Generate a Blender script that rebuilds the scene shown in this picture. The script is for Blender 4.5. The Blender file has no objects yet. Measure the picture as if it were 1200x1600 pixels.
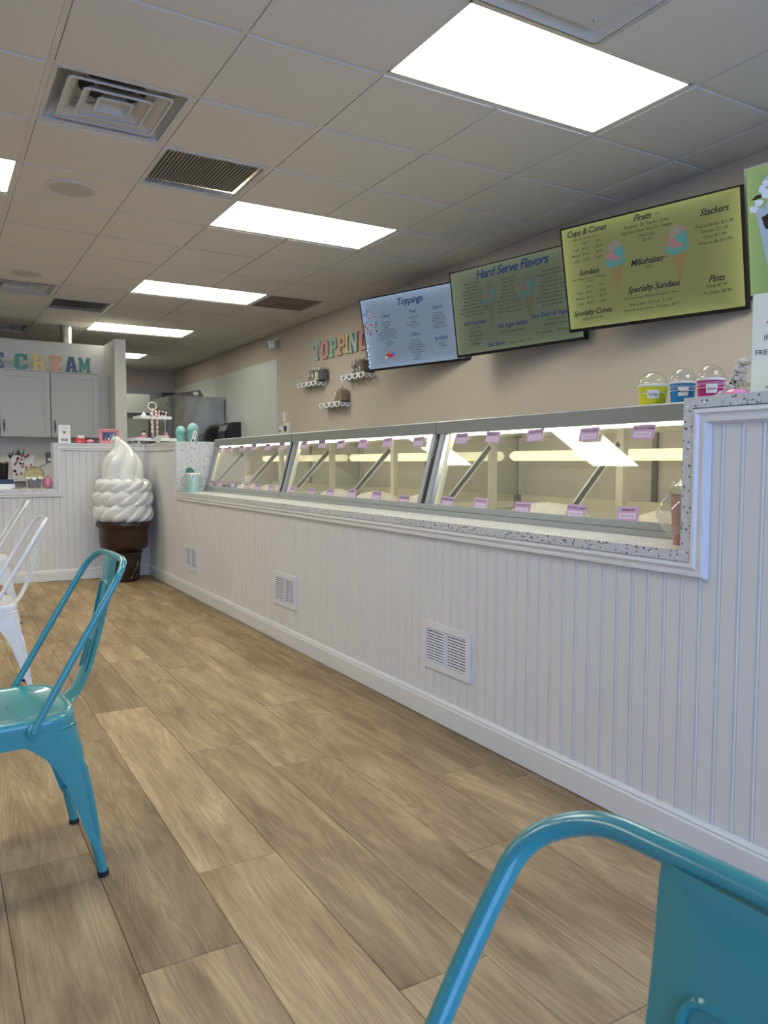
import bpy, math, random
from math import sin, cos, pi, radians, sqrt
from mathutils import Vector, Matrix
random.seed(7)
S = bpy.context.scene
COL = S.collection
# ------------------------------------------------------------------ camera
cd = bpy.data.cameras.new('camera'); cam = bpy.data.objects.new('camera', cd); COL.objects.link(cam)
yaw, pitch, roll = radians(30.4107), radians(-3.617), radians(0.12)
fw = Vector((sin(yaw)*cos(pitch), cos(yaw)*cos(pitch), sin(pitch)))
rt = Vector((cos(yaw), -sin(yaw), 0)); up = rt.cross(fw)
r2 = rt*cos(roll)+up*sin(roll); u2 = up*cos(roll)-rt*sin(roll)
M = Matrix((r2, u2, -fw)).transposed().to_4x4(); M.translation = (0, 0, 1.10)
cam.matrix_world = M
cd.sensor_fit = 'AUTO'; cd.sensor_width = 36; cd.lens = 1205.04/1600*36; cd.clip_start = .02; cd.clip_end = 60
cd.dof.use_dof = True; cd.dof.focus_distance = 3.6; cd.dof.aperture_fstop = 16
S.camera = cam
# ------------------------------------------------------------------ world (daylight outside the shop front), exposure
W = bpy.data.worlds.new('world'); S.world = W; W.use_nodes = True
bg = W.node_tree.nodes['Background']; bg.inputs[0].default_value = (.30, .50, 1.0, 1); bg.inputs[1].default_value = 6.5
S.view_settings.view_transform = 'Standard'; S.view_settings.look = 'None'
S.view_settings.gamma = 1; S.view_settings.use_curve_mapping = False; S.view_settings.exposure = 0.0
LIGHT = 11.0           # ceiling panel emission
pl = bpy.data.lights.new('window_portal', 'AREA'); pl.shape = 'RECTANGLE'; pl.size = 5.6; pl.size_y = 2.4; pl.cycles.is_portal = True
po = bpy.data.objects.new('window_portal', pl); COL.objects.link(po); po.location = (.35, -1.97, 1.32); po.rotation_euler = (radians(90), 0, 0)
CEIL = 2.745

# ------------------------------------------------------------------ helpers
class MB:
    def __init__(s): s.v = []; s.f = []
    def add(s, v, f):
        n = len(s.v); s.v += [tuple(p) for p in v]; s.f += [tuple(i+n for i in q) for q in f]; return s
    def box(s, a, b):
        x0, y0, z0 = a; x1, y1, z1 = b
        return s.add([(x0,y0,z0),(x1,y0,z0),(x1,y1,z0),(x0,y1,z0),(x0,y0,z1),(x1,y0,z1),(x1,y1,z1),(x0,y1,z1)],
                     [(0,3,2,1),(4,5,6,7),(0,1,5,4),(1,2,6,5),(2,3,7,6),(3,0,4,7)])
    def loft(s, rings, closed=True, caps=True):
        n = len(rings[0]); v = [p for r in rings for p in r]; f = []
        for k in range(len(rings)-1):
            for i in range(n if closed else n-1):
                j = (i+1) % n; f.append((k*n+i, k*n+j, (k+1)*n+j, (k+1)*n+i))
        if caps and closed: f.append(tuple(range(n-1, -1, -1))); f.append(tuple((len(rings)-1)*n+i for i in range(n)))
        return s.add(v, f)
    def lathe(s, prof, c=(0,0,0), n=24, caps=True):
        return s.loft([[(c[0]+r*cos(2*pi*i/n), c[1]+r*sin(2*pi*i/n), c[2]+z) for i in range(n)] for r, z in prof], caps=caps)
    def tube(s, path, r, n=10, caps=True):
        P = [Vector(p) for p in path]; rings = []; prev = None
        for i, p in enumerate(P):
            t = (P[min(i+1, len(P)-1)]-P[max(i-1, 0)]).normalized()
            if prev is None:
                a = Vector((0,0,1)) if abs(t.z) < .9 else Vector((1,0,0)); x = t.cross(a).normalized()
            else: x = (prev-t*prev.dot(t)).normalized()
            prev = x; y = t.cross(x); rr = r[i] if isinstance(r, (list, tuple)) else r
            rings.append([p+x*rr*cos(2*pi*k/n)+y*rr*sin(2*pi*k/n) for k in range(n)])
        return s.loft(rings, caps=caps)
    def prism(s, pts, axis, a, b):   # polygon pts (2D) extruded on an axis from a to b
        def m(p, q): return {'x': (q, p[0], p[1]), 'y': (p[0], q, p[1]), 'z': (p[0], p[1], q)}[axis]
        return s.loft([[m(p, a) for p in pts], [m(p, b) for p in pts]])
    def sphere(s, c, r, n=12, sc=(1,1,1)):
        m = max(4, n//2)
        return s.loft([[(c[0]+sc[0]*r*sin(pi*k/m)*cos(2*pi*i/n), c[1]+sc[1]*r*sin(pi*k/m)*sin(2*pi*i/n), c[2]-sc[2]*r*cos(pi*k/m)) for i in range(n)]
                       for k in [.08]+list(range(1, m))+[m-.08]])
    def mesh(s, name, smooth=False):
        me = bpy.data.meshes.new(name); me.from_pydata(s.v, [], s.f); me.update()
        if smooth: smooth_mesh(me)
        return me
def smooth_mesh(me, ang=40):
    me.shade_smooth() if hasattr(me, 'shade_smooth') else None
    try: me.set_sharp_from_angle(angle=radians(ang))
    except Exception: pass
def link(name, me, mat=None, parent=None, loc=None, rot=None):
    o = bpy.data.objects.new(name, me); COL.objects.link(o)
    if me is not None and mat is not None and not me.materials: me.materials.append(mat)
    if parent is not None: o.parent = parent
    if loc is not None: o.location = loc
    if rot is not None: o.rotation_euler = rot
    return o
def part(name, mb, mat, parent=None, smooth=False, loc=None, rot=None, label=None):
    o = link(name, mb.mesh(name, smooth), mat, parent, loc, rot)
    if label: o['label'] = label
    return o
def tag(o, label, cat, group=None):
    o['label'] = label; o['category'] = cat
    if group: o['group'] = group
    return o
def thing(name, label, cat, loc=(0,0,0), rz=0, group=None):
    o = bpy.data.objects.new(name, None); COL.objects.link(o); o.location = loc; o.rotation_euler = (0, 0, rz)
    o.empty_display_size = .05
    return tag(o, label, cat, group)
def struct(name, mb, mat, parent=None):
    o = part(name, mb, mat, parent)
    if parent is None: o['kind'] = 'structure'
    return o
def dup(o, parent=None):
    c = o.copy(); COL.objects.link(c)
    if parent is not None: c.parent = parent
    for ch in o.children: dup(ch, c)
    return c
def curve_mesh(name, polys, depth, scale=1.0):     # filled outlines (holes allowed) in XY, extruded 0..depth in Z
    cu = bpy.data.curves.new(name, 'CURVE'); cu.dimensions = '2D'; cu.fill_mode = 'BOTH'; cu.extrude = depth/2
    for pts in polys:
        sp = cu.splines.new('POLY'); sp.points.add(len(pts)-1); sp.use_cyclic_u = True
        for i, p in enumerate(pts): sp.points[i].co = (p[0]*scale, p[1]*scale, 0, 1)
    o = bpy.data.objects.new('tmp', cu); me = bpy.data.meshes.new_from_object(o); me.name = name
    bpy.data.objects.remove(o); bpy.data.curves.remove(cu)
    return me
def text_mesh(name, s, size, shear=0, bold=0, align='CENTER', line=1.0, width=1.0):
    cu = bpy.data.curves.new(name, 'FONT'); cu.body = s; cu.size = size; cu.shear = shear; cu.offset = bold*size
    cu.align_x = align; cu.align_y = 'CENTER'; cu.space_line = line; cu.resolution_u = 2; cu.space_character = width
    o = bpy.data.objects.new('tmp', cu); me = bpy.data.meshes.new_from_object(o); me.name = name
    bpy.data.objects.remove(o); bpy.data.curves.remove(cu)
    return me
def text(name, s, size, mat, parent, loc, shear=0, bold=0, align='CENTER', line=1.0, rot=(pi/2,0,0), width=1.0):
    return link(name, text_mesh(name, s, size, shear, bold, align, line, width), mat, parent, loc, rot)

# ------------------------------------------------------------------ materials
def srgb(r, g, b):
    f = lambda c: (c/255/12.92) if c <= 10 else ((c/255+.055)/1.055)**2.4
    return (f(r), f(g), f(b), 1)
def mat(name, col, rough=.5, metal=0, emit=0, coat=0, noise=0, nscale=20, bump=0, bscale=60, spec=.5, aniso=None):
    m = bpy.data.materials.new(name); m.use_nodes = True; nt = m.node_tree; b = nt.nodes['Principled BSDF']
    b.inputs['Base Color'].default_value = col; b.inputs['Roughness'].default_value = rough; b.inputs['Metallic'].default_value = metal
    b.inputs['Coat Weight'].default_value = coat; b.inputs['Specular IOR Level'].default_value = spec
    tc = nt.nodes.new('ShaderNodeTexCoord')
    if noise:
        n = nt.nodes.new('ShaderNodeTexNoise'); n.inputs['Scale'].default_value = nscale; n.inputs['Detail'].default_value = 4
        nt.links.new(tc.outputs['Object'], n.inputs['Vector'])
        mr = nt.nodes.new('ShaderNodeMapRange'); mr.inputs[1].default_value = .25; mr.inputs[2].default_value = .75
        mr.inputs[3].default_value = 1-noise; mr.inputs[4].default_value = 1+noise; nt.links.new(n.outputs[0], mr.inputs[0])
        mx = nt.nodes.new('ShaderNodeVectorMath'); mx.operation = 'SCALE'; mx.inputs[0].default_value = col[:3]
        nt.links.new(mr.outputs[0], mx.inputs['Scale']); nt.links.new(mx.outputs[0], b.inputs['Base Color'])
    if bump:
        n2 = nt.nodes.new('ShaderNodeTexNoise'); n2.inputs['Scale'].default_value = bscale; n2.inputs['Detail'].default_value = 3
        mp = nt.nodes.new('ShaderNodeMapping'); nt.links.new(tc.outputs['Object'], mp.inputs['Vector'])
        if aniso: mp.inputs['Scale'].default_value = aniso
        nt.links.new(mp.outputs[0], n2.inputs['Vector'])
        bp = nt.nodes.new('ShaderNodeBump'); bp.inputs['Strength'].default_value = bump; bp.inputs['Distance'].default_value = .01
        nt.links.new(n2.outputs[0], bp.inputs['Height']); nt.links.new(bp.outputs[0], b.inputs['Normal'])
    if emit:
        b.inputs['Emission Color'].default_value = col; b.inputs['Emission Strength'].default_value = emit
    return m
def glassmat(name, tint=(1,1,1,1), refl=1.0, haze=0.0):
    m = bpy.data.materials.new(name); m.use_nodes = True; nt = m.node_tree; nt.nodes.remove(nt.nodes['Principled BSDF'])
    t = nt.nodes.new('ShaderNodeBsdfTransparent'); t.inputs[0].default_value = tint
    g = nt.nodes.new('ShaderNodeBsdfGlossy'); g.inputs['Roughness'].default_value = .02
    fr = nt.nodes.new('ShaderNodeLayerWeight'); fr.inputs[0].default_value = .5
    pw = nt.nodes.new('ShaderNodeMath'); pw.operation = 'POWER'; pw.inputs[1].default_value = 5; nt.links.new(fr.outputs['Facing'], pw.inputs[0])
    mu = nt.nodes.new('ShaderNodeMath'); mu.operation = 'MULTIPLY_ADD'; mu.inputs[1].default_value = .9; mu.inputs[2].default_value = .04*refl; nt.links.new(pw.outputs[0], mu.inputs[0])
    mx = nt.nodes.new('ShaderNodeMixShader'); nt.links.new(mu.outputs[0], mx.inputs[0]); nt.links.new(t.outputs[0], mx.inputs[1]); nt.links.new(g.outputs[0], mx.inputs[2])
    out = mx
    if haze:
        d = nt.nodes.new('ShaderNodeBsdfDiffuse'); d.inputs[0].default_value = (.85,.85,.83,1)
        m2 = nt.nodes.new('ShaderNodeMixShader'); m2.inputs[0].default_value = haze
        nt.links.new(mx.outputs[0], m2.inputs[1]); nt.links.new(d.outputs[0], m2.inputs[2]); out = m2
    nt.links.new(out.outputs[0], nt.nodes['Material Output'].inputs[0])
    return m
def emissive(name, col, k=1.0):
    m = bpy.data.materials.new(name); m.use_nodes = True; nt = m.node_tree; b = nt.nodes['Principled BSDF']
    b.inputs['Base Color'].default_value = (.01,.01,.01,1); b.inputs['Roughness'].default_value = .5; b.inputs['Specular IOR Level'].default_value = .06
    b.inputs['Emission Color'].default_value = col; b.inputs['Emission Strength'].default_value = k
    return m
def quartz_mat():
    m = mat('speckled_quartz', (.66,.66,.65,1), .28); nt = m.node_tree; b = nt.nodes['Principled BSDF']
    tc = nt.nodes.new('ShaderNodeTexCoord'); last = None
    col = (.64,.635,.62,1)
    for sc, th, dark in ((120, .42, (.10,.10,.12,1)), (70, .30, (.30,.30,.32,1)), (95, .36, (.9,.9,.88,1))):
        v = nt.nodes.new('ShaderNodeTexVoronoi'); v.inputs['Scale'].default_value = sc
        n = nt.nodes.new('ShaderNodeTexNoise'); n.inputs['Scale'].default_value = sc*.9; nt.links.new(tc.outputs['Object'], n.inputs['Vector'])
        va = nt.nodes.new('ShaderNodeVectorMath'); va.operation = 'MULTIPLY_ADD'; va.inputs[1].default_value = (.01,.01,.01)
        nt.links.new(n.outputs['Color'], va.inputs[0]); nt.links.new(tc.outputs['Object'], va.inputs[2]); nt.links.new(va.outputs[0], v.inputs['Vector'])
        lt = nt.nodes.new('ShaderNodeMath'); lt.operation = 'LESS_THAN'; lt.inputs[1].default_value = th; nt.links.new(v.outputs['Distance'], lt.inputs[0])
        sx = nt.nodes.new('ShaderNodeSeparateColor'); nt.links.new(v.outputs['Color'], sx.inputs[0])
        gt = nt.nodes.new('ShaderNodeMath'); gt.operation = 'GREATER_THAN'; gt.inputs[1].default_value = .84; nt.links.new(sx.outputs[0], gt.inputs[0])
        mu = nt.nodes.new('ShaderNodeMath'); mu.operation = 'MULTIPLY'; nt.links.new(lt.outputs[0], mu.inputs[0]); nt.links.new(gt.outputs[0], mu.inputs[1])
        mx = nt.nodes.new('ShaderNodeMix'); mx.data_type = 'RGBA'; nt.links.new(mu.outputs[0], mx.inputs[0])
        mx.inputs[7].default_value = dark
        if last is None: mx.inputs[6].default_value = col
        else: nt.links.new(last.outputs[2], mx.inputs[6])
        last = mx
    nt.links.new(last.outputs[2], b.inputs['Base Color'])
    return m
def wood_mat():
    m = mat('oak_vinyl', (.4,.3,.2,1), .60, spec=.15); nt = m.node_tree; b = nt.nodes['Principled BSDF']; L = nt.links.new
    tc = nt.nodes.new('ShaderNodeTexCoord'); oi = nt.nodes.new('ShaderNodeObjectInfo')
    off = nt.nodes.new('ShaderNodeVectorMath'); off.operation = 'MULTIPLY_ADD'
    cx = nt.nodes.new('ShaderNodeCombineXYZ'); L(oi.outputs['Random'], cx.inputs[0]); L(oi.outputs['Random'], cx.inputs[1])
    L(cx.outputs[0], off.inputs[0]); off.inputs[1].default_value = (37, 91, 0); L(tc.outputs['Object'], off.inputs[2])
    def noise(scale, sc, det, dist=0, rough=.5):
        mp = nt.nodes.new('ShaderNodeMapping'); mp.inputs['Scale'].default_value = scale; L(off.outputs[0], mp.inputs['Vector'])
        n = nt.nodes.new('ShaderNodeTexNoise'); n.inputs['Scale'].default_value = sc; n.inputs['Detail'].default_value = det
        n.inputs['Distortion'].default_value = dist; n.inputs['Roughness'].default_value = rough; L(mp.outputs[0], n.inputs['Vector']); return n
    big = noise((6.5, .75, 1), 1.0, 1.5, .9)
    # cathedral rings: bands of a stretched noise
    mul = nt.nodes.new('ShaderNodeMath'); mul.operation = 'MULTIPLY'; mul.inputs[1].default_value = 95; L(big.outputs[0], mul.inputs[0])
    sn = nt.nodes.new('ShaderNodeMath'); sn.operation = 'SINE'; L(mul.outputs[0], sn.inputs[0])
    fine = noise((230, 5, 1), 1.0, 4, .1, .65)
    mott = noise((10, 1.7, 1), 1.0, 5, .5, .6)
    knot = noise((7.0, 3.2, 1), 1.6, 2)
    def mr(n, a, c, d, e):
        r = nt.nodes.new('ShaderNodeMapRange'); r.inputs[1].default_value = a; r.inputs[2].default_value = c; r.inputs[3].default_value = d; r.inputs[4].default_value = e
        L(n, r.inputs[0]); return r.outputs[0]
    def math(op, a, c):
        x = nt.nodes.new('ShaderNodeMath'); x.operation = op
        for i, q in enumerate((a, c)):
            if isinstance(q, (int, float)): x.inputs[i].default_value = q
            else: L(q, x.inputs[i])
        return x.outputs[0]
    v = math('MULTIPLY', mr(sn.outputs[0], -1, 1, .91, 1.06), mr(fine.outputs[0], .3, .7, .80, 1.17))
    v = math('MULTIPLY', v, mr(mott.outputs[0], .3, .7, .84, 1.12))
    v = math('MULTIPLY', v, mr(knot.outputs[0], .73, .84, 1.0, .45))
    sc_ = nt.nodes.new('ShaderNodeSeparateColor'); L(oi.outputs['Color'], sc_.inputs[0]); v = math('MULTIPLY', v, math('MULTIPLY', sc_.outputs[0], 2.0))
    ramp = nt.nodes.new('ShaderNodeMix'); ramp.data_type = 'RGBA'
    ramp.inputs[6].default_value = WOOD_A; ramp.inputs[7].default_value = WOOD_B
    L(mr(mott.outputs[0], .35, .65, 0, 1), ramp.inputs[0])
    sc = nt.nodes.new('ShaderNodeVectorMath'); sc.operation = 'SCALE'; L(ramp.outputs[2], sc.inputs[0]); L(v, sc.inputs['Scale']); L(sc.outputs[0], b.inputs['Base Color'])
    bp = nt.nodes.new('ShaderNodeBump'); bp.inputs['Strength'].default_value = .12; bp.inputs['Distance'].default_value = .002
    L(fine.outputs[0], bp.inputs['Height']); L(bp.outputs[0], b.inputs['Normal'])
    return m
WOOD_A = (.285,.195,.112,1); WOOD_B = (.385,.285,.17,1)

m_tile = mat('ceiling_tile_board', (.72,.675,.615,1), .9, noise=.03, nscale=90, bump=.15, bscale=220)
m_tee = mat('ceiling_tee_paint', (.70,.66,.60,1), .6)
m_beige = mat('beige_wall_paint', (.55,.475,.385,1), .8, noise=.02, nscale=3, bump=.05, bscale=150)
m_pink = mat('pink_beige_paint', (.52,.42,.38,1), .8)
m_greige = mat('partition_paint', (.66,.64,.59,1), .7)
m_frp = mat('white_wall_panel', (.58,.60,.55,1), .35, bump=.08, bscale=120)
m_bead = mat('beadboard_paint', (.74,.72,.69,1), .42, noise=.015, nscale=4)
m_trim = mat('trim_paint', (.76,.75,.73,1), .32)
m_quartz = quartz_mat()
m_wood = wood_mat()
m_dark = mat('dark_gap', (.012,.012,.014,1), .6)
m_shade = mat('grey_duct_lining', (.30,.285,.26,1), .8)
m_joint = mat('plank_joint_dark', (.05,.035,.025,1), .9)
m_light = mat('panel_diffuser', (1,.99,.86,1), .5, emit=LIGHT)
m_grill = mat('vent_white_metal', (.62,.60,.57,1), .45)
m_reg = mat('register_white_metal', (.74,.74,.76,1), .35)
m_case = mat('case_grey_metal', (.27,.28,.26,1), .38)
m_rail = mat('case_rail_metal', (.36,.38,.36,1), .30)
m_alu = mat('bright_aluminium', (.75,.77,.82,1), .25, metal=.85)
m_cream = mat('cream_frame', (.72,.69,.52,1), .4)
m_inner = mat('case_liner', (.72,.69,.60,1), .4)
m_door = mat('sliding_door_acrylic', (.58,.56,.49,1), .3)
m_glass = glassmat('case_glass', (.97,.98,.96,1), 1.6, .035)
m_gedge = mat('glass_edge', (.85,.86,.78,1), .2, emit=0)
m_strip = mat('case_strip_light', (1,.93,.72,1), .4, emit=9)
m_reflglow = mat('case_reflection_glow', (1,.89,.60,1), .4, emit=1.15)
m_ice = mat('ice_cream_white', (.84,.80,.72,1), .6, noise=.06, nscale=14, bump=.5, bscale=18)
m_tub = mat('tub_card', (.45,.36,.24,1), .6)
m_steel = mat('stainless_steel', (.36,.36,.34,1), .18, metal=.9, noise=.2, nscale=3, bump=1.0, bscale=4.5)
m_steeld = mat('dark_steel', (.16,.16,.15,1), .3, metal=.7)
m_black = mat('black_plastic', (.008,.008,.009,1), .22)
m_blackm = mat('matte_black', (.02,.02,.022,1), .5)
m_white = mat('white_plastic', (.82,.82,.80,1), .35)
m_whitec = mat('white_gloss_statue', (.80,.79,.75,1), .16, coat=.6)
m_brown = mat('chocolate_brown_gloss', (.030,.012,.007,1), .30, coat=.25)
m_teal = mat('teal_enamel', (.045,.27,.285,1), .22, coat=.5, noise=.03, nscale=5)
m_chw = mat('white_enamel', (.72,.73,.73,1), .22, coat=.4)
m_rub = mat('rubber_black', (.01,.01,.01,1), .7)
m_galv = mat('galvanised_steel', (.62,.60,.52,1), .28, metal=.9, noise=.2, nscale=14)
m_tagp = mat('lilac_card', srgb(196,164,196), .5)
m_tagw = mat('pale_lilac_label', srgb(222,204,226), .5)
m_ink = mat('dark_ink', srgb(60,25,60), .6)
m_navy = mat('navy_ink', srgb(22,28,66), .5)
m_cab = mat('cabinet_grey_paint', (.44,.43,.40,1), .42)
m_handle = mat('dark_handle_metal', (.05,.045,.04,1), .35, metal=.6)
m_mint = mat('mint_plastic', (.20,.50,.43,1), .35)
m_mintl = mat('pale_mint_plastic', (.36,.64,.60,1), .3)
m_pinkp = mat('pink_pumpkin_glaze', (.80,.28,.45,1), .3)
m_pinks = mat('pink_ornament', (.78,.30,.33,1), .5)
m_red = mat('red_plastic', (.62,.03,.02,1), .4)
m_film = glassmat('clear_plastic_film', (.97,.97,.96,1), 3.0, .13)
m_clear = glassmat('clear_plastic', (.95,.96,.95,1), 1.8, .04)
m_rose = mat('rose_plastic', (.42,.20,.15,1), .35)
m_yellow = mat('yellow_paper_cup', (.80,.78,.03,1), .5)
m_blue = mat('blue_paper_cup', (.01,.26,.58,1), .5)
m_mag = mat('magenta_paper_cup', (.55,.02,.22,1), .5)
m_paper = mat('white_paper', (.82,.82,.80,1), .6)
m_sign = mat('cream_sign_card', (.80,.76,.60,1), .45)
m_floral = mat('white_fabric_flower', (.62,.62,.58,1), .8, noise=.25, nscale=60)

# ------------------------------------------------------------------ room shell
XS = 3.82; YB = 14.0; YF = -2.0; XL = -4.2
fl = struct('floor', MB().box((XL, YF, -.08), (XS, YB, -.0035)), m_joint)
PW = .2286; PL = 1.524; x0 = .127
ends = {-1: 2.90, 0: 2.24, 1: 1.64, 2: 1.98, 3: 2.84, 4: 2.55, 5: 3.23, 6: 3.72}
pm = None; rp = random.Random(21)
TONE = {(1, 1.6): .87, (2, 2.0): 1.22, (2, .5): 1.13, (1, .1): 1.06, (3, 1.3): .92, (3, 2.8): .98, (4, 1.0): .90, (4, 2.5): 1.02, (0, 2.2): 1.0, (0, .7): .92, (5, 3.2): 1.05, (5, 1.7): .95, (5, .2): .97, (6, 3.7): .95, (6, 2.2): .92, (1, 3.2): .98, (7, 2.2): .9}
for k in range(-13, 8):
    xa = x0+k*PW
    xb = min(xa+PW, 1.86)
    if xa >= 1.86: break
    e = ends.get(k, 1.6+((k*0.613) % 1)*PL)
    y = e-math.ceil((e-YF)/PL)*PL
    while y < 7.85:
        ya, yb = max(y, YF), min(y+PL, 7.85)
        if yb-ya > .01:
            full = abs((yb-ya)-PL) < 1e-6 and abs(xb-xa-PW) < 1e-6
            if full and pm is not None: me = pm
            else:
                w, l = xb-xa, yb-ya; g = .0006; c = .0013
                me = MB().loft([[(g,g,-.0035),(w-g,g,-.0035),(w-g,l-g,-.0035),(g,l-g,-.0035)],
                                [(g,g,-c),(w-g,g,-c),(w-g,l-g,-c),(g,l-g,-c)],
                                [(g+c,g+c,0),(w-g-c,g+c,0),(w-g-c,l-g-c,0),(g+c,l-g-c,0)]]).mesh('plank')
                me.materials.append(m_wood)
                if full: pm = me
            po_ = link('plank', me, None, fl, (xa, ya, 0)); tn = TONE.get((k, round(ya, 1)), rp.choice((.86, .92, .97, 1.0, 1.04, 1.10)))*.5; po_.color = (tn, tn, tn, 1)
        y += PL

# ceiling grid (0.61 m lay-in tiles)
G = .61; GX0 = .475-5*G; GY0 = 2.295-7*G
ce = struct('ceiling', MB().box((XL, YF, CEIL+.10), (XS, YB, CEIL+.16)), m_tile)
skip = set()
def cell(ix, iy): return (GX0+ix*G, GY0+iy*G)
lightcells = []
for iy in (3, 7, 11, 15, 19, 23):
    lightcells.append((7, iy)); skip |= {(7, iy), (8, iy)}
for iy in (7, 11, 15):
    lightcells.append((3, iy)); skip |= {(3, iy), (4, iy)}
    if iy < 15: lightcells.append((-1, iy)); skip |= {(-1, iy), (0, iy)}  # added unseen panels farther left, there to brighten the far corner
cdiff = [(5, 9), (5, 16), (5, 20)]; cret = [(6, 10), (6, 17)]; cplaq = (7, 6); cperf = (9, 15)
skip |= set(cdiff) | set(cret) | {cplaq, cperf}
tmesh = {}
for ix in range(-3, 11):
    for iy in range(0, 27):
        if (ix, iy) in skip: continue
        xa, ya = cell(ix, iy); xb, yb = min(xa+G, XS), min(ya+G, YB); xa = max(xa, XL); ya = max(ya, YF)
        if xb-xa < .05 or yb-ya < .05: continue
        if ix < 2 and (iy > 19 or iy < 4): continue
        if ix < 0 and iy < 7: continue
        key = (round(xb-xa, 3), round(yb-ya, 3))
        if key not in tmesh:
            w, l = key; g = .0145
            me = MB().loft([[(g,g,0),(g,l-g,0),(w-g,l-g,0),(w-g,g,0)],[(g,g,.014),(g,l-g,.014),(w-g,l-g,.014),(w-g,g,.014)]]).mesh('ceiling_tile')
            me.materials.append(m_tile); tmesh[key] = me
        link('ceiling_tile', tmesh[key], None, ce, (xa, ya, CEIL-.0045))
for ix in range(-2, 11):
    x = GX0+ix*G; y0 = YF
    cuts = sorted(GY0+c[1]*G for c in lightcells if c[0] == ix-1)+[YB]
    for yc in cuts:
        part('ceiling_tee', MB().box((x-.012, y0, CEIL), (x+.012, yc, CEIL+.03)), m_tee, ce); y0 = yc+G
for iy in range(1, 27):
    y = GY0+iy*G
    part('ceiling_tee', MB().box((XL, y-.012, CEIL+.001), (XS, y+.012, CEIL+.03)), m_tee, ce)
part('wall_angle', MB().box((XS-.022, YF, CEIL-.001), (XS-.0005, YB, CEIL+.02)), m_tee, ce)

struct('wall_right', MB().box((XS, YF, -.08), (XS+.12, YB, CEIL+.16)), m_beige)
wb = struct('wall_back', MB().box((XL, YB, -.08), (XS+.12, YB+.12, CEIL+.16)), m_pink)
struct('wall_left', MB().box((XL-.12, YF, -.08), (XL, YB, CEIL+.16)), m_beige)
mbf = MB().box((XL-.12, YF-.12, -.08), (XS+.12, YF, .12)).box((XL-.12, YF-.12, 2.5), (XS+.12, YF, CEIL+.16)).box((XL-.12, YF-.12, .12), (-2.4, YF, 2.5)).box((3.1, YF-.12, .12), (XS+.12, YF, 2.5))
struct('wall_front', mbf, m_beige)
wf = MB()
for x in (-2.4, -1.02, .36, 1.74, 3.06): wf.box((x, YF-.1, .12), (x+.05, YF-.04, 2.5))
wf.box((-2.4, YF-.1, .12), (3.1, YF-.04, .17)).box((-2.4, YF-.1, 2.45), (3.1, YF-.04, 2.5))
wo = struct('window_1', wf, m_alu); 
for x in (-2.35, -.97, .41, 1.79): part('pane', MB().box((x, YF-.075, .17), (x+(1.33 if x < 1.7 else 1.27), YF-.07, 2.45)), m_clear, wo)
# service wall: white panels
for a, b in ((9.18, 10.40), (10.40, 11.60), (11.60, 12.80), (12.80, 13.99)):
    pn = struct('wall_panel_white', MB().box((XS-.008, a+.003, .3), (XS-.0005, b-.003, 2.41)), m_frp, wb) if False else None
tp = MB().box((XS-.004, 9.17, .3), (XS, YB, 2.415))
wp = struct('trim_1', tp, m_frp)
for a, b in ((9.18, 10.40), (10.40, 11.60), (11.60, 12.80), (12.80, 13.99)):
    part('wall_panel', MB().box((XS-.010, a+.004, .3), (XS-.004, b-.004, 2.41)), m_frp, wp)
struct('trim_2', MB().box((1.9, YB-.01, .3), (XS-.01, YB, 2.40)), mat('grey_back_panel', (.40,.42,.43,1), .5))

# ------------------------------------------------------------------ counter half walls
XC = 1.835; LOW = .798; HI = 1.215; YR = 1.441; YL = 6.60; YH = 7.68
hw = struct('wall_counter_right', MB().box((XC+.012, .2, 0), (2.04, YR-.03, 1.253)).box((XC+.012, YR-.03, 0), (2.04, YL+.03, .826)).box((XC+.012, YL+.03, 0), (2.04, YH+.13, 1.253)), m_bead)
hb = struct('wall_counter_back', MB().box((-1.6, YH+.012, 0), (.99, YH+.13, .826)).box((.99, YH+.012, 0), (XC+.012, YH+.13, 1.253)), m_bead)
def bead_mesh(pitch, h):
    # board profile in (along, depth); depth 0 = back, t = face; bead at one edge
    t = .012
    pr = [(0,0),(0,.0095),(.003,.0095),(.0045,t),(.0075,t+.0022),(.0105,t),(.012,.0095),(.014,t),(pitch-.0015,t),(pitch,.0095),(pitch,0)]
    return MB().loft([[(p[0], -p[1], 0) for p in pr], [(p[0], -p[1], h) for p in pr]])
BP = .0595
bm_cache = {}
def board(parent, h, loc, rot, w=BP):
    key = (round(h, 3), round(w, 4))
    if key not in bm_cache:
        me = bead_mesh(w, h).mesh('board'); me.materials.append(m_bead); bm_cache[key] = me
    link('board', bm_cache[key], None, parent, loc, rot)
# right wall: faces -X.  local x along -Y, local -y to -X : rot z = -90deg
board(hw, 1.25, (XC+.012, YH, 0), (0, 0, -pi/2), w=BP-.024)
y = YH-BP+.024
while y-BP > .2:
    mid = y-BP/2
    h = LOW+.02 if YR-.06 < mid < YL+.04 else 1.25
    board(hw, h, (XC+.012, y, 0), (0, 0, -pi/2)); y -= BP
x = -1.6
while x+BP < XC+.012:
    h = LOW+.02 if x+BP/2 < .99 else 1.25
    board(hb, h, (x, YH+.012, 0), (0, 0, 0)); x += BP
board(hb, 1.25, (x, YH+.012, 0), (0,0,0), w=XC-x+.001)
# baseboards
def bb_prof(): return [(0,0),(.016,0),(.016,.078),(.012,.084),(.0135,.090),(.008,.098),(0,.100)]
struct('baseboard_right', MB().prism([(XC-p[0], p[1]+.004) for p in bb_prof()], 'y', .2, YH), m_trim)
struct('baseboard_back', MB().loft([[(x, YH-p[0], p[1]+.004) for p in bb_prof()] for x in (-1.6, XC-.001)]), m_trim)
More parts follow.
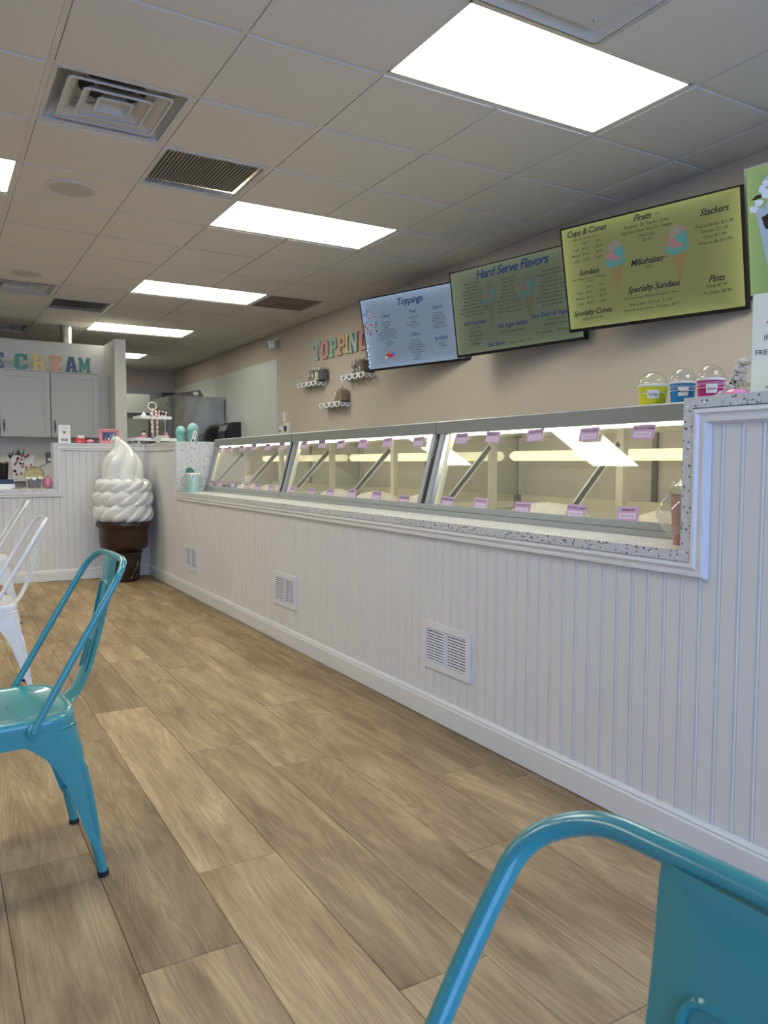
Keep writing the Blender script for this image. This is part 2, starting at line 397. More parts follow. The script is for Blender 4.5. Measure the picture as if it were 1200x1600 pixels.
# moulding under the stone, following the stepped outline (profile swept, mitred)
def sweep_trim(name, path, prof, face):   # path 2D (along, z) outline, prof (offset outward-from-stone, proud); face(along, z, proud)->xyz
    P = [Vector(p) for p in path]; rings = []
    for i, p in enumerate(P):
        d0 = (P[i]-P[i-1]).normalized() if i > 0 else None; d1 = (P[i+1]-P[i]).normalized() if i < len(P)-1 else None
        n0 = Vector((-d0.y, d0.x)) if d0 else None; n1 = Vector((-d1.y, d1.x)) if d1 else None
        if n0 is None: m = n1
        elif n1 is None: m = n0
        else: m = (n0+n1); m = m/(m.dot(n0))
        rings.append([face(*(p+m*o), q) for o, q in prof])
    return struct(name, MB().loft(rings), m_trim)
prof = [(0,0),(0,.012),(.004,.026),(.014,.028),(.020,.020),(.026,.018),(.030,.022),(.038,.022),(.042,.012),(.046,0)]
# outline under the stone: walking towards +Y so that the outward normal points down/away from stone
fR = lambda a, z, q: (XC-q, a, z)
# high right section underside (from y=.2 to step), vertical side, low underside, vertical, high left
pathR = [(YH-.001, 1.253), (YL+.03, 1.253), (YL+.03, .827), (YR-.03, .827), (YR-.03, 1.253), (.2, 1.253)]
sweep_trim('trim_3', pathR, prof, fR)
fB = lambda a, z, q: (a, YH-q, z)
sweep_trim('trim_4', [(XC-.002, 1.253), (1.005, 1.253), (1.005, .827), (-1.6, .827)], prof, fB)
# stone tops
def stone(name, label, pts, axis, a, b):
    return tag(part(name, MB().prism(pts, axis, a, b), m_quartz), label, 'countertop')
xf = 1.812
st = thing('countertop', 'white speckled stone ledge along the glass dipping cases, stepping up at both ends', 'countertop')
part('ledge_slab', MB().box((xf, YR-.030, .827), (2.13, YL+.030, .857)), m_quartz, st)
part('upright_slab', MB().box((xf, YR-.030, .8572), (2.10, YR, 1.253)), m_quartz, st)
part('upright_slab', MB().box((xf, YL, .8572), (2.22, YL+.030, 1.253)), m_quartz, st)
part('cap_slab', MB().box((xf, .2, 1.2532), (2.10, YR, 1.283)), m_quartz, st)
part('cap_slab', MB().box((xf, YL, 1.2532), (2.22, YH+.15, 1.283)), m_quartz, st)
sb = thing('countertop', 'white speckled stone top of the back counter behind the cone statue', 'countertop')
part('ledge_slab', MB().box((-1.6, YH-.023, .827), (.975, YH+.45, .857)), m_quartz, sb)
part('upright_slab', MB().box((.975, YH-.023, .827), (1.005, YH+.15, 1.2528)), m_quartz, sb)
part('cap_slab', MB().box((.975, YH-.023, 1.2532), (xf-.001, YH+.15, 1.283)), m_quartz, sb)

# registers low in the counter wall
def register(yc, zc, w, h, label):
    t = thing('air_register', label, 'vent', (XC, yc, zc), -pi/2, 'registers in the counter wall')
    f = MB(); bw = .028; d = .012
    for a, b in (((-w/2, -d, -h/2), (w/2, -.0005, -h/2+bw)), ((-w/2, -d, h/2-bw), (w/2, -.0005, h/2)), ((-w/2, -d, -h/2+bw), (-w/2+bw, -.0005, h/2-bw)), ((w/2-bw, -d, -h/2+bw), (w/2, -.0005, h/2-bw)), ((-.007, -d, -h/2+bw), (.007, -.0005, h/2-bw))): f.box(a, b)
    part('frame', f, m_reg, t)
    part('backing', MB().box((-w/2+.02, -.0012, -h/2+.02), (w/2-.02, -.0002, h/2-.02)), m_dark, t)
    l = MB(); n = 12; ih = h-2*bw
    for s in (-1, 1):
        xa, xb = (-w/2+bw, -.007) if s < 0 else (.007, w/2-bw)
        for k in range(n):
            z = -ih/2+ih*(k+.5)/n; q = ih/n
            l.add([(xa,-.0085,z-q*.26),(xb,-.0085,z-q*.26),(xb,-.0050,z+q*.24),(xa,-.0050,z+q*.24),(xa,-.0078,z-q*.32),(xb,-.0078,z-q*.32),(xb,-.0044,z+q*.18),(xa,-.0044,z+q*.18)],[(0,1,2,3),(7,6,5,4),(0,4,5,1),(2,6,7,3)])
    o = part('louvers', l, m_reg, t); o['kind'] = 'stuff'
    part('screw', MB().sphere((-w/2+.012, -.009, 0), .004, 8), m_alu, t); part('screw', MB().sphere((w/2-.012, -.009, 0), .004, 8), m_alu, t)
    return t
register(2.604, .324, .340, .198, 'white louvered air register, largest and nearest of the three in the beadboard')
register(4.304, .332, .345, .200, 'white louvered air register, middle one of the three in the beadboard')
register(6.255, .318, .350, .200, 'white louvered air register nearest the giant cone statue')

# ------------------------------------------------------------------ ceiling fixtures
def lcell(c): return cell(*c)
lab = {3: 'largest ceiling light panel, nearest, above the menu screens', 7: 'second ceiling light panel of the row over the counter, beside the return grille', 11: 'third ceiling light panel of the row, next to the dark perforated vent',
       15: 'fourth ceiling light panel of the row, above the end of the partition', 19: 'small far ceiling light panel seen past the partition end', 23: 'last ceiling light panel of the row, at the back of the room'}
lab_fill = {7: 'added fill light panel in the unseen far left ceiling, nearest the shop front', 11: 'added fill light panel in the unseen far left ceiling, farther from the shop front'}
lab2 = {7: 'ceiling light panel cut off by the left edge of the photo', 11: 'third ceiling light panel of the left row', 15: 'fourth ceiling light panel of the left row'}
for c in lightcells:
    xa, ya = cell(*c)
    t = thing('ceiling_light', {7: lab, 3: lab2, -1: lab_fill}[c[0]][c[1]], 'light', (xa+G, ya+G/2, CEIL), 0, 'ceiling light panels')
    w, l = 2*G, G; b = .012
    f = MB()
    for p, q in (((-w/2+.012,-l/2+.012,0),(w/2-.012,-l/2+.012+b,.02)),((-w/2+.012,l/2-.012-b,0),(w/2-.012,l/2-.012,.02)),((-w/2+.012,-l/2+.012,0),(-w/2+.012+b,l/2-.012,.02)),((w/2-.012-b,-l/2+.012,0),(w/2-.012,l/2-.012,.02))): f.box(p, q)
    part('frame', f, m_tee, t)
    part('diffuser', MB().box((-w/2+.02,-l/2+.02,.006),(w/2-.02,l/2-.02,.012)), m_light, t)
def sqring(mb, h0, z0, h1, z1, th=.004, r=.02, n=4):   # square funnel sheet from half-size h0 (low) to h1 (high)
    def rr(h, z, d=0):
        pts = []; h = h-d
        for k, (sx, sy) in enumerate(((1,1),(-1,1),(-1,-1),(1,-1))):
            for i in range(n+1):
                a = k*pi/2+i*pi/2/n; pts.append((sx*(h-r)+r*cos(a), sy*(h-r)+r*sin(a), z))
        return pts
    mb.loft([rr(h0, z0), rr(h1, z1), rr(h1, z1, th), rr(h0, z0, th), rr(h0, z0)], caps=False)
def diffuser(c, label):
    xa, ya = cell(*c); t = thing('ceiling_diffuser', label, 'vent', (xa+G/2, ya+G/2, CEIL), 0, 'square supply diffusers')
    b = MB(); sqring(b, .293, .0, .21, .085, r=.012)
    sqring(b, .293, -.003, .293, .004, th=.02, r=.01)
    part('pan', b, m_grill, t, True)
    part('backing', MB().box((-.21,-.21,.085),(.21,.21,.088)), m_grill, t)
    part('duct_opening', MB().lathe([(.150,.0835),(.150,.0848)], n=32), m_dark, t)
    for h0, z0, h1, z1 in ((.226, -.004, .172, .034), (.152, -.006, .108, .036), (.080, -.004, .048, .034)):
        q = MB(); sqring(q, h0, z0, h1, z1, r=.018); sqring(q, h0, z0-.002, h0, z0+.003, th=.012, r=.018); part('louver_ring', q, m_grill, t, True)
    part('centre_plate', MB().box((-.048,-.048,.032),(.048,.048,.035)), m_grill, t)
    s = MB()
    for a in range(4):
        cs, sn = cos(a*pi/2+pi/4), sin(a*pi/2+pi/4); s.tube([(cs*.06,sn*.06,.04),(cs*.30,sn*.30,.07)], .004, 6)
    part('spider_bracket', s, m_grill, t)
diffuser(cdiff[0], 'large square louvered ceiling diffuser nearest the camera, upper left')
diffuser(cdiff[1], 'square louvered ceiling diffuser at the left edge, above the colored letters')
diffuser(cdiff[2], 'farthest square ceiling diffuser, just above the partition top at the left edge')
def grille(c, label, individual):
    xa, ya = cell(*c); t = thing('return_grille', label, 'vent', (xa+G/2, ya+G/2, CEIL), 0, 'slatted return grilles')
    f = MB()
    for p, q in (((-.293,-.293,-.006),(.293,-.272,.006)),((-.293,.272,-.006),(.293,.293,.006)),((-.293,-.272,-.006),(-.272,.272,.006)),((.272,-.272,-.006),(.293,.272,.006))): f.box(p, q)
    part('frame', f, m_grill, t); part('backing', MB().box((-.272,-.272,.028),(.272,.272,.03)), m_shade if individual else m_dark, t)
    n = 28; me = MB().add([(-.007,-.272,-.004),(-.0048,-.272,-.004),(.0065,-.272,.010),(.0043,-.272,.010),(-.007,.272,-.004),(-.0048,.272,-.004),(.0065,.272,.010),(.0043,.272,.010)],[(0,1,2,3),(7,6,5,4),(0,4,5,1),(1,5,6,2),(2,6,7,3),(3,7,4,0)]).mesh('slat'); me.materials.append(m_grill)
    for k in range(n): link('slat', me, None, t, (-.272+.544*(k+.5)/n, 0, 0))
grille(cret[0], 'slatted square return grille beside the large near diffuser', True)
grille(cret[1], 'darker slatted return grille far back, beside the fourth light panel', False)
xa, ya = cell(*cplaq); t = thing('ceiling_diffuser', 'stepped white ceiling plate with round knob beside the largest light panel, top of frame', 'vent', (xa+G/2, ya+G/2, CEIL))
q = MB(); sqring(q, .296, -.002, .285, -.014, r=.008); sqring(q, .285, -.014, .235, .028, r=.008, th=.006); sqring(q, .235, .028, .222, .028, r=.008, th=.006); part('frame', q, m_grill, t, True)
q = MB(); q.loft([[(s*(.235),u*(.235),.055) for s,u in ((-1,-1),(1,-1),(1,1),(-1,1))],[(s*.235,u*.235,.05) for s,u in ((-1,-1),(1,-1),(1,1),(-1,1))]])
part('backing', q, m_grill, t)
q = MB(); sqring(q, .215, -.012, .185, .03, r=.008, th=.005); q.box((-.207,-.207,-.012),(.207,.207,-.008)); part('plaque', q, m_grill, t, True)
part('knob', MB().sphere((.165,.165,-.013), .010, 12), m_galv, t)
xa, ya = cell(*cperf); t = thing('perforated_vent', 'brownish dark perforated ceiling vent touching the third light panel', 'vent', (xa+G/2, ya+G/2, CEIL))
part('perforated_panel', MB().box((-.28,-.28,-.004),(.28,.28,.004)), mat('perforated_brown', (.16,.13,.11,1), .6, noise=.3, nscale=4), t)
q = MB(); sqring(q, .293, -.003, .293, .006, th=.014, r=.006); part('frame', q, m_tee, t)
def speaker(x, y, label):
    t = thing('ceiling_speaker', label, 'speaker', (x, y, CEIL-.0045), 0, 'round ceiling speakers')
    part('ring', MB().lathe([(.125,-.004),(.128,-.009),(.140,-.009),(.150,-.003),(.150,-.0005),(.125,-.0005)], n=40, caps=False), m_grill, t, True)
    part('mesh_grille', MB().lathe([(.126,-.006),(.126,-.001)], n=40), mat('speaker_mesh', (.52,.50,.48,1), .8), t)
speaker(.776, 5.04, 'round ceiling speaker between the near diffuser and the left light')
speaker(.76, 7.44, 'round ceiling speaker far off, beside the second diffuser')

# ------------------------------------------------------------------ partition, cabinets, letters, duct
PY = 9.82; PT = 2.505
struct('wall_partition', MB().box((XL, PY, 0), (1.84, PY+.11, PT)).box((1.84, 9.2, 0), (1.966, PY+.11, PT)), m_greige)
t = thing('duct_pipe', 'shiny galvanised round duct rising to the ceiling behind the partition', 'pipe', (1.45, 10.03, 0))
part('pipe', MB().lathe([(.066, 1.0), (.066, CEIL+.002)], n=24, caps=False), m_galv, t, True)
part('collar', MB().lathe([(.066, CEIL-.02), (.072, CEIL-.02), (.072, CEIL+.001), (.066, CEIL+.001)], n=24, caps=False), m_galv, t, True)
def cabinet(xa, xb, handle_x, label):
    t = thing('wall_cabinet', label, 'cabinet', (xa, 9.50, 1.385), 0, 'grey shaker wall cabinets'); w = xb-xa; h = .735
    part('body', MB().box((.0, .0, 0), (w, .318, h)), m_cab, t)
    d = MB().box((.003,-.012,.003),(w-.003,-.001,h-.003)); r = .065
    for p, q in (((.003,-.021,.003),(r,-.012,h-.003)),((w-r,-.021,.003),(w-.003,-.012,h-.003)),((r,-.021,.003),(w-r,-.012,r)),((r,-.021,h-r),(w-r,-.012,h-.003))): d.box(p, q)
    dr = part('door', d, m_cab, t)
    if handle_x is not None:
        hx = handle_x
        part('handle', MB().tube([(hx,-.021,.06),(hx,-.045,.065),(hx,-.048,.10),(hx,-.050,.125),(hx,-.048,.15),(hx,-.045,.185),(hx,-.021,.19)], [.005,.005,.006,.009,.006,.005,.005], 8), m_handle, dr, True)
cabinet(1.195, 1.715, .035, 'grey shaker wall cabinet at the right end, under the letters A and M')
cabinet(.675, 1.190, .035, 'grey shaker wall cabinet under the letters C and R')
cabinet(.155, .670, .035, 'grey shaker wall cabinet cut by the left frame edge')
tag(part('cabinet_filler', MB().box((1.716, 9.51, 1.385), (1.838, PY, 2.115)), m_cab), 'plain grey filler panel between the end cabinet and the wall wing', 'panel')
tag(part('crown_board', MB().box((.15, 9.475, 2.1205), (1.72, PY-.001, 2.132)), m_cab), 'thin board on top of the wall cabinets under the letters', 'board')
LT = {
'E': [[(0,0),(5,0),(5,2.2),(4.2,2.2),(3.9,1.3),(2.3,1.3),(2.3,2.9),(3.0,2.9),(3.0,2.2),(3.8,2.2),(3.8,4.8),(3.0,4.8),(3.0,4.1),(2.3,4.1),(2.3,5.7),(3.9,5.7),(4.2,4.8),(5,4.8),(5,7),(0,7),(0,5.9),(.7,5.9),(.7,1.1),(0,1.1)]],
'C': [[(1.2,0),(4.0,0),(5,1.0),(5,2.4),(3.4,2.4),(3.4,1.6),(3.1,1.3),(2.2,1.3),(1.8,1.7),(1.8,5.3),(2.2,5.7),(3.1,5.7),(3.4,5.4),(3.4,4.5),(5,4.5),(5,7),(4.3,7),(4.0,6.6),(3.5,7),(1.2,7),(0,5.9),(0,1.1)]],
'G': [[(1.2,0),(4.0,0),(5,1.0),(5,3.6),(2.8,3.6),(2.8,2.6),(3.4,2.6),(3.4,1.6),(3.1,1.3),(2.2,1.3),(1.8,1.7),(1.8,5.3),(2.2,5.7),(3.1,5.7),(3.4,5.4),(3.4,4.6),(5,4.6),(5,6),(4,7),(1.2,7),(0,5.9),(0,1.1)]],
'R': [[(0,0),(2.7,0),(2.7,1.1),(2.2,1.1),(2.2,2.6),(2.8,2.6),(3.2,2.2),(3.2,0),(5,0),(5,1.1),(4.7,1.1),(4.7,2.5),(4.1,3.2),(4.8,3.9),(4.8,6.1),(3.9,7),(0,7),(0,5.9),(.6,5.9),(.6,1.1),(0,1.1)],[(2.2,3.8),(3.0,3.8),(3.3,4.1),(3.3,5.4),(3.0,5.7),(2.2,5.7)]],
'A': [[(0,0),(2.1,0),(2.1,1.1),(1.75,1.1),(1.9,1.8),(3.1,1.8),(3.25,1.1),(2.9,1.1),(2.9,0),(5,0),(5,1.1),(4.7,1.1),(3.6,7),(1.4,7),(.3,1.1),(0,1.1)],[(2.1,3.0),(2.9,3.0),(2.5,5.2)]],
'M': [[(0,0),(1.9,0),(1.9,1.1),(1.5,1.1),(1.5,4.2),(2.2,1.5),(2.8,1.5),(3.5,4.2),(3.5,1.1),(3.1,1.1),(3.1,0),(5,0),(5,1.1),(4.7,1.1),(4.7,5.9),(5,5.9),(5,7),(3.6,7),(2.5,3.9),(1.4,7),(0,7),(0,5.9),(.4,5.9),(.4,1.1),(0,1.1)]],
'T': [[(1.2,0),(3.8,0),(3.8,1),(3.3,1),(3.3,5.8),(3.9,5.8),(3.9,4.6),(5,4.6),(5,7),(0,7),(0,4.6),(1.1,4.6),(1.1,5.8),(1.7,5.8),(1.7,1),(1.2,1)]],
'O': [[(1.2,0),(3.8,0),(5,1.1),(5,5.9),(3.8,7),(1.2,7),(0,5.9),(0,1.1)],[(2.1,1.4),(1.7,1.8),(1.7,5.2),(2.1,5.6),(2.9,5.6),(3.3,5.2),(3.3,1.8),(2.9,1.4)]],
'P': [[(0,0),(2.7,0),(2.7,1),(2.2,1),(2.2,2.8),(3.9,2.8),(4.9,3.7),(4.9,6.1),(3.9,7),(0,7),(0,6),(.6,6),(.6,1),(0,1)],[(2.2,4),(3,4),(3.3,4.3),(3.3,5.5),(3,5.8),(2.2,5.8)]],
'I': [[(1,0),(4,0),(4,1),(3.3,1),(3.3,6),(4,6),(4,7),(1,7),(1,6),(1.7,6),(1.7,1),(1,1)]],
'N': [[(0,0),(1.9,0),(1.9,1),(1.5,1),(1.5,4.3),(3.3,0),(4.6,0),(4.6,6),(5,6),(5,7),(3.1,7),(3.1,6),(3.4,6),(3.4,3),(1.8,7),(0,7),(0,6),(.4,6),(.4,1),(0,1)]]}
def scaled(polys, w, h): return [[(x/5*w, y/7*h) for x, y in p] for p in polys]
lc = {'teal': mat('letter_teal', (.07,.28,.23,1), .5), 'blue': mat('letter_blue', (.07,.12,.24,1), .5), 'yellow': mat('letter_yellow', (.62,.52,.18,1), .5), 'peach': mat('letter_peach', (.68,.34,.20,1), .5)}
for ch, x, c, lb in (('E', .60, 'blue', 'blue slab letter E cut by the left frame edge, on the wall cabinets'), ('C', .838, 'teal', 'green teal slab letter C on the wall cabinets'), ('R', 1.018, 'yellow', 'yellow slab letter R on the wall cabinets'),
                     ('E', 1.195, 'peach', 'peach slab letter E on the wall cabinets'), ('A', 1.364, 'blue', 'dark blue slab letter A on the wall cabinets'), ('M', 1.507, 'teal', 'green teal slab letter M, rightmost on the wall cabinets')):
    me = curve_mesh('letter', scaled(LT[ch], .133, .180), .018)
    o = link('cabinet_letter', me, lc[c], None, (x, 9.56, 2.133), (pi/2, 0, 0)); tag(o, lb, 'letter', 'colored letters on the cabinets')
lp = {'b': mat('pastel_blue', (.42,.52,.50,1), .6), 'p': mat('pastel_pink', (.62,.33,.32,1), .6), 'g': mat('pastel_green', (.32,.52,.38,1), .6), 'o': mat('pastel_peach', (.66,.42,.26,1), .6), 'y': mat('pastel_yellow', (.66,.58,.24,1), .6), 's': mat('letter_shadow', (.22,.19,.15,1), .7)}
for ch, y, z, c, lb in (('T', 8.095, 2.262, 'b', 'pale blue letter T starting the word on the service wall'), ('O', 7.890, 2.252, 'p', 'pink letter O on the service wall'), ('P', 7.682, 2.252, 'g', 'mint green letter P on the service wall'), ('P', 7.485, 2.250, 'o', 'peach letter P on the service wall'),
                        ('I', 7.325, 2.250, 'y', 'pale yellow letter I on the service wall'), ('N', 7.212, 2.243, 'b', 'pale blue letter N on the service wall'), ('G', 6.990, 2.243, 'p', 'pink letter G half hidden behind the toppings screen')):
    wd = .19 if ch != 'I' else .13
    t = thing('wall_letter', lb, 'letter', (XS, y, z), -pi/2, 'pastel letters on the service wall')
    me = curve_mesh('letter_face', scaled(LT[ch], wd, .205), .014); link('letter_face', me, lp[c], t, (0, -.012, 0), (pi/2, 0, 0))
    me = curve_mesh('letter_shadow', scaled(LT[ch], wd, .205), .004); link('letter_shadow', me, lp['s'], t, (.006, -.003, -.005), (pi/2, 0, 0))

# ------------------------------------------------------------------ dipping cases
def dipping_case(ya, yb, label, group='glass dipping cases'):
    Lc = yb-ya
    t = thing('dipping_case', label, 'display case', (2.05, ya, 0), 0, group)   # local: x depth, y 0..L
    e = .028
    sl = lambda z: (z-.857)/(1.243-.857)*.105       # front slope
    part('body', MB().box((.06, e, .05), (.78, Lc-e, .80)), m_case, t)
    # deck with wells: surround strips
    dk = MB().box((.02, e, .80), (.14, Lc-e, .868)).box((.62, e, .80), (.78, Lc-e, .885)).box((.14, e, .80), (.62, Lc-e, .812))
    nw = 6; pit = (Lc-2*e)/nw
    for k in (0, nw):
        yy = e+k*pit; dk.box((.14, max(e, yy-.018), .80), (.62, min(Lc-e, yy+.018), .868))
    dk.box((.14, e, .812), (.62, Lc-e, .815))
    part('deck', dk, m_inner, t)
    part('lower_rail', MB().box((.0, 0, .8575), (.03, Lc, .879)), m_rail, t)
    part('upper_rail', MB().box((.0045, 0, .8805), (.03, Lc, .905)), m_rail, t)
    part('rail_gap', MB().box((.006, .001, .878), (.02, Lc-.001, .882)), m_dark, t)
    part('gap_strip', MB().loft([[(sl(z)+.002, Lc-.030, z), (sl(z)+.002, Lc+.003, z), (sl(z)+.03, Lc+.003, z), (sl(z)+.03, Lc-.030, z)] for z in (.8575, 1.243)]), m_dark, t)
    for s, y0, y1 in ((0, .004, .034), (1, Lc-.062, Lc-.031)):
        z0, z1 = .905, 1.243
        def slab(a, b, o0, o1):
            return MB().loft([[(sl(z)+o0, a, z), (sl(z)+o0, b, z), (sl(z)+o1, b, z), (sl(z)+o1, a, z)] for z in (z0, z1)])
        part('end_post', slab(y0, y1, -.002, .03), m_rail, t)
        if s:   # bright ribbed seal on the inner side of the far post
            q = MB()
            for k in range(3): q.add(*[(lambda m: (m.v, m.f))(slab(y0-.014-.014*k, y0-.002-.014*k, .004, .02))][0])
            part('ribbed_seal', q, m_alu, t)
            part('end_strip_light', slab(y0-.052, y0-.044, .004, .03), mat('warm_edge', (.9,.85,.62,1), .4), t)
    part('end_panel', MB().loft([[(sl(z)-.0, y, z) for z in (.905, 1.243)]+[(.74, y, 1.243), (.74, y, .905)] for y in (Lc-.006, Lc-.003)]), m_inner if yb > 6 else m_glass, t)
    part('end_panel', MB().loft([[(sl(z)-.0, y, z) for z in (.905, 1.243)]+[(.74, y, 1.243), (.74, y, .905)] for y in (.003, .006)]), m_glass if ya > 3 else m_inner, t)
    # canopy: rounded front band
    cp = [(.10,1.243),(.098,1.30),(.104,1.305),(.76,1.312),(.76,1.27),(.15,1.262),(.15,1.243)]
    part('canopy', MB().loft([[(p[0], y, p[1]) for p in cp] for y in (.002, Lc-.002)]), m_case, t)
    part('strip_light', MB().box((.112, .05, 1.232), (.150, Lc-.08, 1.2428)), m_strip, t)
    g = MB().loft([[(sl(z)+.010, y, z) for z in (.905, 1.243)]+[(sl(z)+.015, y, z) for z in (1.243, .905)] for y in (.046, Lc-.09)])
    part('front_glass', g, m_glass, t)
    # rear: two mullions, sliding doors, rails
    part('rear_rail', MB().box((.62, e, .885), (.67, Lc-e, .935)), m_cream, t)
    part('rear_rail', MB().box((.62, e, 1.235), (.67, Lc-e, 1.262)), m_cream, t)
    for yy in (.455*Lc, .925*Lc):
        part('mullion', MB().box((.33, yy-.018, .87), (.36, yy+.018, 1.262)), m_cream, t)
    half = (Lc-2*e)/2
    for k in range(2):
        xo = .64+.012*k
        dpt = part('sliding_door', MB().box((xo, e+k*half-.02*k, .936), (xo+.008, e+half+k*half+.02*(1-k), 1.234)), m_door, t)
        yk = e+half-.05 if k == 0 else e+half+.10
        part('finger_pull', MB().lathe([(.016,0),(.016,.004)], n=16), m_dark, dpt) if False else None
    part('door_edge', MB().box((.625, e+half-.012, .936), (.64, e+half+.012, 1.234)), m_steeld, t)
    for yy in (.443*Lc-.06, .905*Lc-.06):
        q = MB(); a = Vector((.07, yy+.06, .94)); b = Vector((.30, yy+.06, 1.18)); d = (b-a).normalized(); n = Vector((-d.z, 0, d.x))*.011
        q.loft([[a+n+Vector((0,s,0)), a-n+Vector((0,s,0)), b-n+Vector((0,s,0)), b+n+Vector((0,s,0))] for s in (-.003, .003)])
        part('strut', q, m_steeld, t)
        q = MB(); q.tube([a-n*1.2, b-n*1.2], .004, 6); q.tube([a+n*1.2, b+n*1.2], .0025, 6); part('strut_edge', q, m_gedge, t)
    tb = MB()
    tb.tube([(.54, .03, 1.138), (.54, .045, 1.138), (.54, Lc-.07, 1.138), (.54, Lc-.045, 1.138)], [.016,.026,.026,.016], 10)  # glowing bar stands in for the strip light's reflection in the rear doors
    part('reflection_bar', tb, m_reflglow, t, True)
    return t
CASES = [(1.39, 3.154), (3.158, 4.922), (4.926, 6.59)]
for (a, b), lb in zip(CASES, ('nearest glass fronted grey dipping case, beside the high counter end', 'middle glass fronted grey dipping case', 'farthest glass fronted grey dipping case, by the mint cup')): dipping_case(a, b, lb)
# tubs of ice cream
def tub(x, y, rx, ry, h, label):
    t = thing('ice_cream_tub', label, 'ice cream tub', (x, y, .8155), 0, 'tubs in the dipping cases')
    n = 28
    part('rim', MB().loft([[(rx*cos(2*pi*i/n)*k, ry*sin(2*pi*i/n)*k, z) for i in range(n)] for k, z in ((.94,0),(1,.056),(.97,.060),(.95,.055),(.90,.01))], caps=True), m_tub, t, True)
    rings = []
    for k in range(8):
        a = k/7*pi/2; rr = cos(a)*.93+.01
        rings.append([(rx*rr*cos(2*pi*i/n)*(1+.04*sin(3*i+k)), ry*rr*sin(2*pi*i/n)*(1+.04*cos(2*i+k)), .045+h*sin(a)*(1+.08*sin(1.3*i+2*k))) for i in range(n)])
    part('ice_cream', MB().loft(rings), m_ice, t, True)
for y, ry, lb in ((1.86, .215, 'cream ice cream tub nearest the rose cup in the near case'), (2.52, .25, 'wide white ice cream tub in the far half of the near case'), (3.50, .20, 'white ice cream tub at the near end of the middle case'),
                  (4.02, .23, 'white ice cream tub in the middle of the middle case'), (4.55, .17, 'brownish ice cream tub at the far end of the middle case'), (5.25, .19, 'pale ice cream tub at the near end of the far case'), (5.72, .17, 'pale ice cream tub in the middle of the far case'), (6.20, .17, 'pale ice cream tub at the far end of the far case')):
    tub(2.31, y, .125, ry, .068, lb)

# lilac flavor tags
TOPY = [(6.451,1.208),(6.215,1.213),(5.923,1.213),(5.652,1.22),(5.369,1.216),(5.101,1.218),(4.725,1.218),(4.452,1.22),(4.184,1.214),(3.908,1.212),(3.629,1.212),(3.314,1.21),(2.948,1.216),(2.715,1.216),(2.436,1.216),(2.131,1.211),(1.874,1.211)]
BOTY = [(6.452,.923),(6.215,.925),(5.909,.931),(5.61,.924),(5.356,.922),(5.108,.922),(4.727,.917),(4.435,.918),(4.17,.921),(3.889,.926),(3.609,.924),(3.325,.913),(2.941,.920),(2.692,.924),(2.415,.918),(2.112,.922),(1.866,.928)]
names_t = ['BLACK CHERRY','VANILLA','PISTACHIO','STRAWBERRY','COCONUT','COOKIES','CHERRY','BUTTER PECAN','RAINBOW','PEACH','COFFEE','CHOCOLATE','BLUE MOON','MAPLE NUT','MINT CHOC CHIP','COOKIES & CREAM','CRAZY FOR CARAMEL']
names_b = ['LEMON','MANGO','BANANA','PISTACHIO','ORANGE','MINT','BERRY','COCONUT','COOKIE','CHERRY PIE','SALTED FUDGE','BUTTER PECAN','COOKIE DOUGH','BUTTER CRUNCH','DUTCH MINT CHIP','COTTON CANDY','RAINBOW']
order = ['first','second','third','fourth','fifth','sixth']
def flavor_tag(y, z, s, row, idx, tilt):
    ci = 2 if idx < 6 else (1 if idx < 12 else 0); k = idx % 6
    cn = {2: 'far', 1: 'middle', 0: 'near'}[ci]
    lb = 'lilac flavor card in the %s row of the %s case, %s from its far end' % ('top' if row else 'bottom', cn, order[k])
    if ci == 0 and row == 0 and k == 3: lb = 'lilac flavor card reading COTTON CANDY, low on the near case glass'
    w, h = .098, .052
    x = 2.05+(z-.857)/(1.243-.857)*.105+.003
    t = thing('flavor_tag', lb, 'label', (x, y, z), 0, 'lilac flavor cards on the cases')
    t.rotation_euler = (-math.atan(.105/.386), 0, -pi/2+0); t.rotation_mode = 'XYZ'
    Mx = Matrix.Rotation(-pi/2, 4, 'Z') @ Matrix.Rotation(-math.atan(.105/.386), 4, 'X') @ Matrix.Rotation(tilt, 4, 'Y')
    t.rotation_euler = Mx.to_euler()
    part('card', MB().box((-w/2,-.0012,-h/2),(w/2,0,h/2)), m_tagp, t)
    part('panel', MB().box((-w*.38,-.0016,-h*.36),(w*.38,-.0012,h*.02)), m_tagw, t)
    nm = (names_t if row else names_b)[idx]
    text('flavor_name', nm, .0125 if len(nm) < 13 else .0095, m_ink, t, (0,-.0018,h*.24), bold=.02)
    text('small_print', 'milk, cream, sugar, natural flavor\nvegetable gum, may contain nuts', .0046, m_ink, t, (0,-.0018,-h*.17))
for i, (y, z) in enumerate(TOPY): flavor_tag(y, z, 1, 1, i, random.uniform(-.05, .05))
for i, (y, z) in enumerate(BOTY): flavor_tag(y, z, 1, 0, i, random.uniform(-.03, .06))

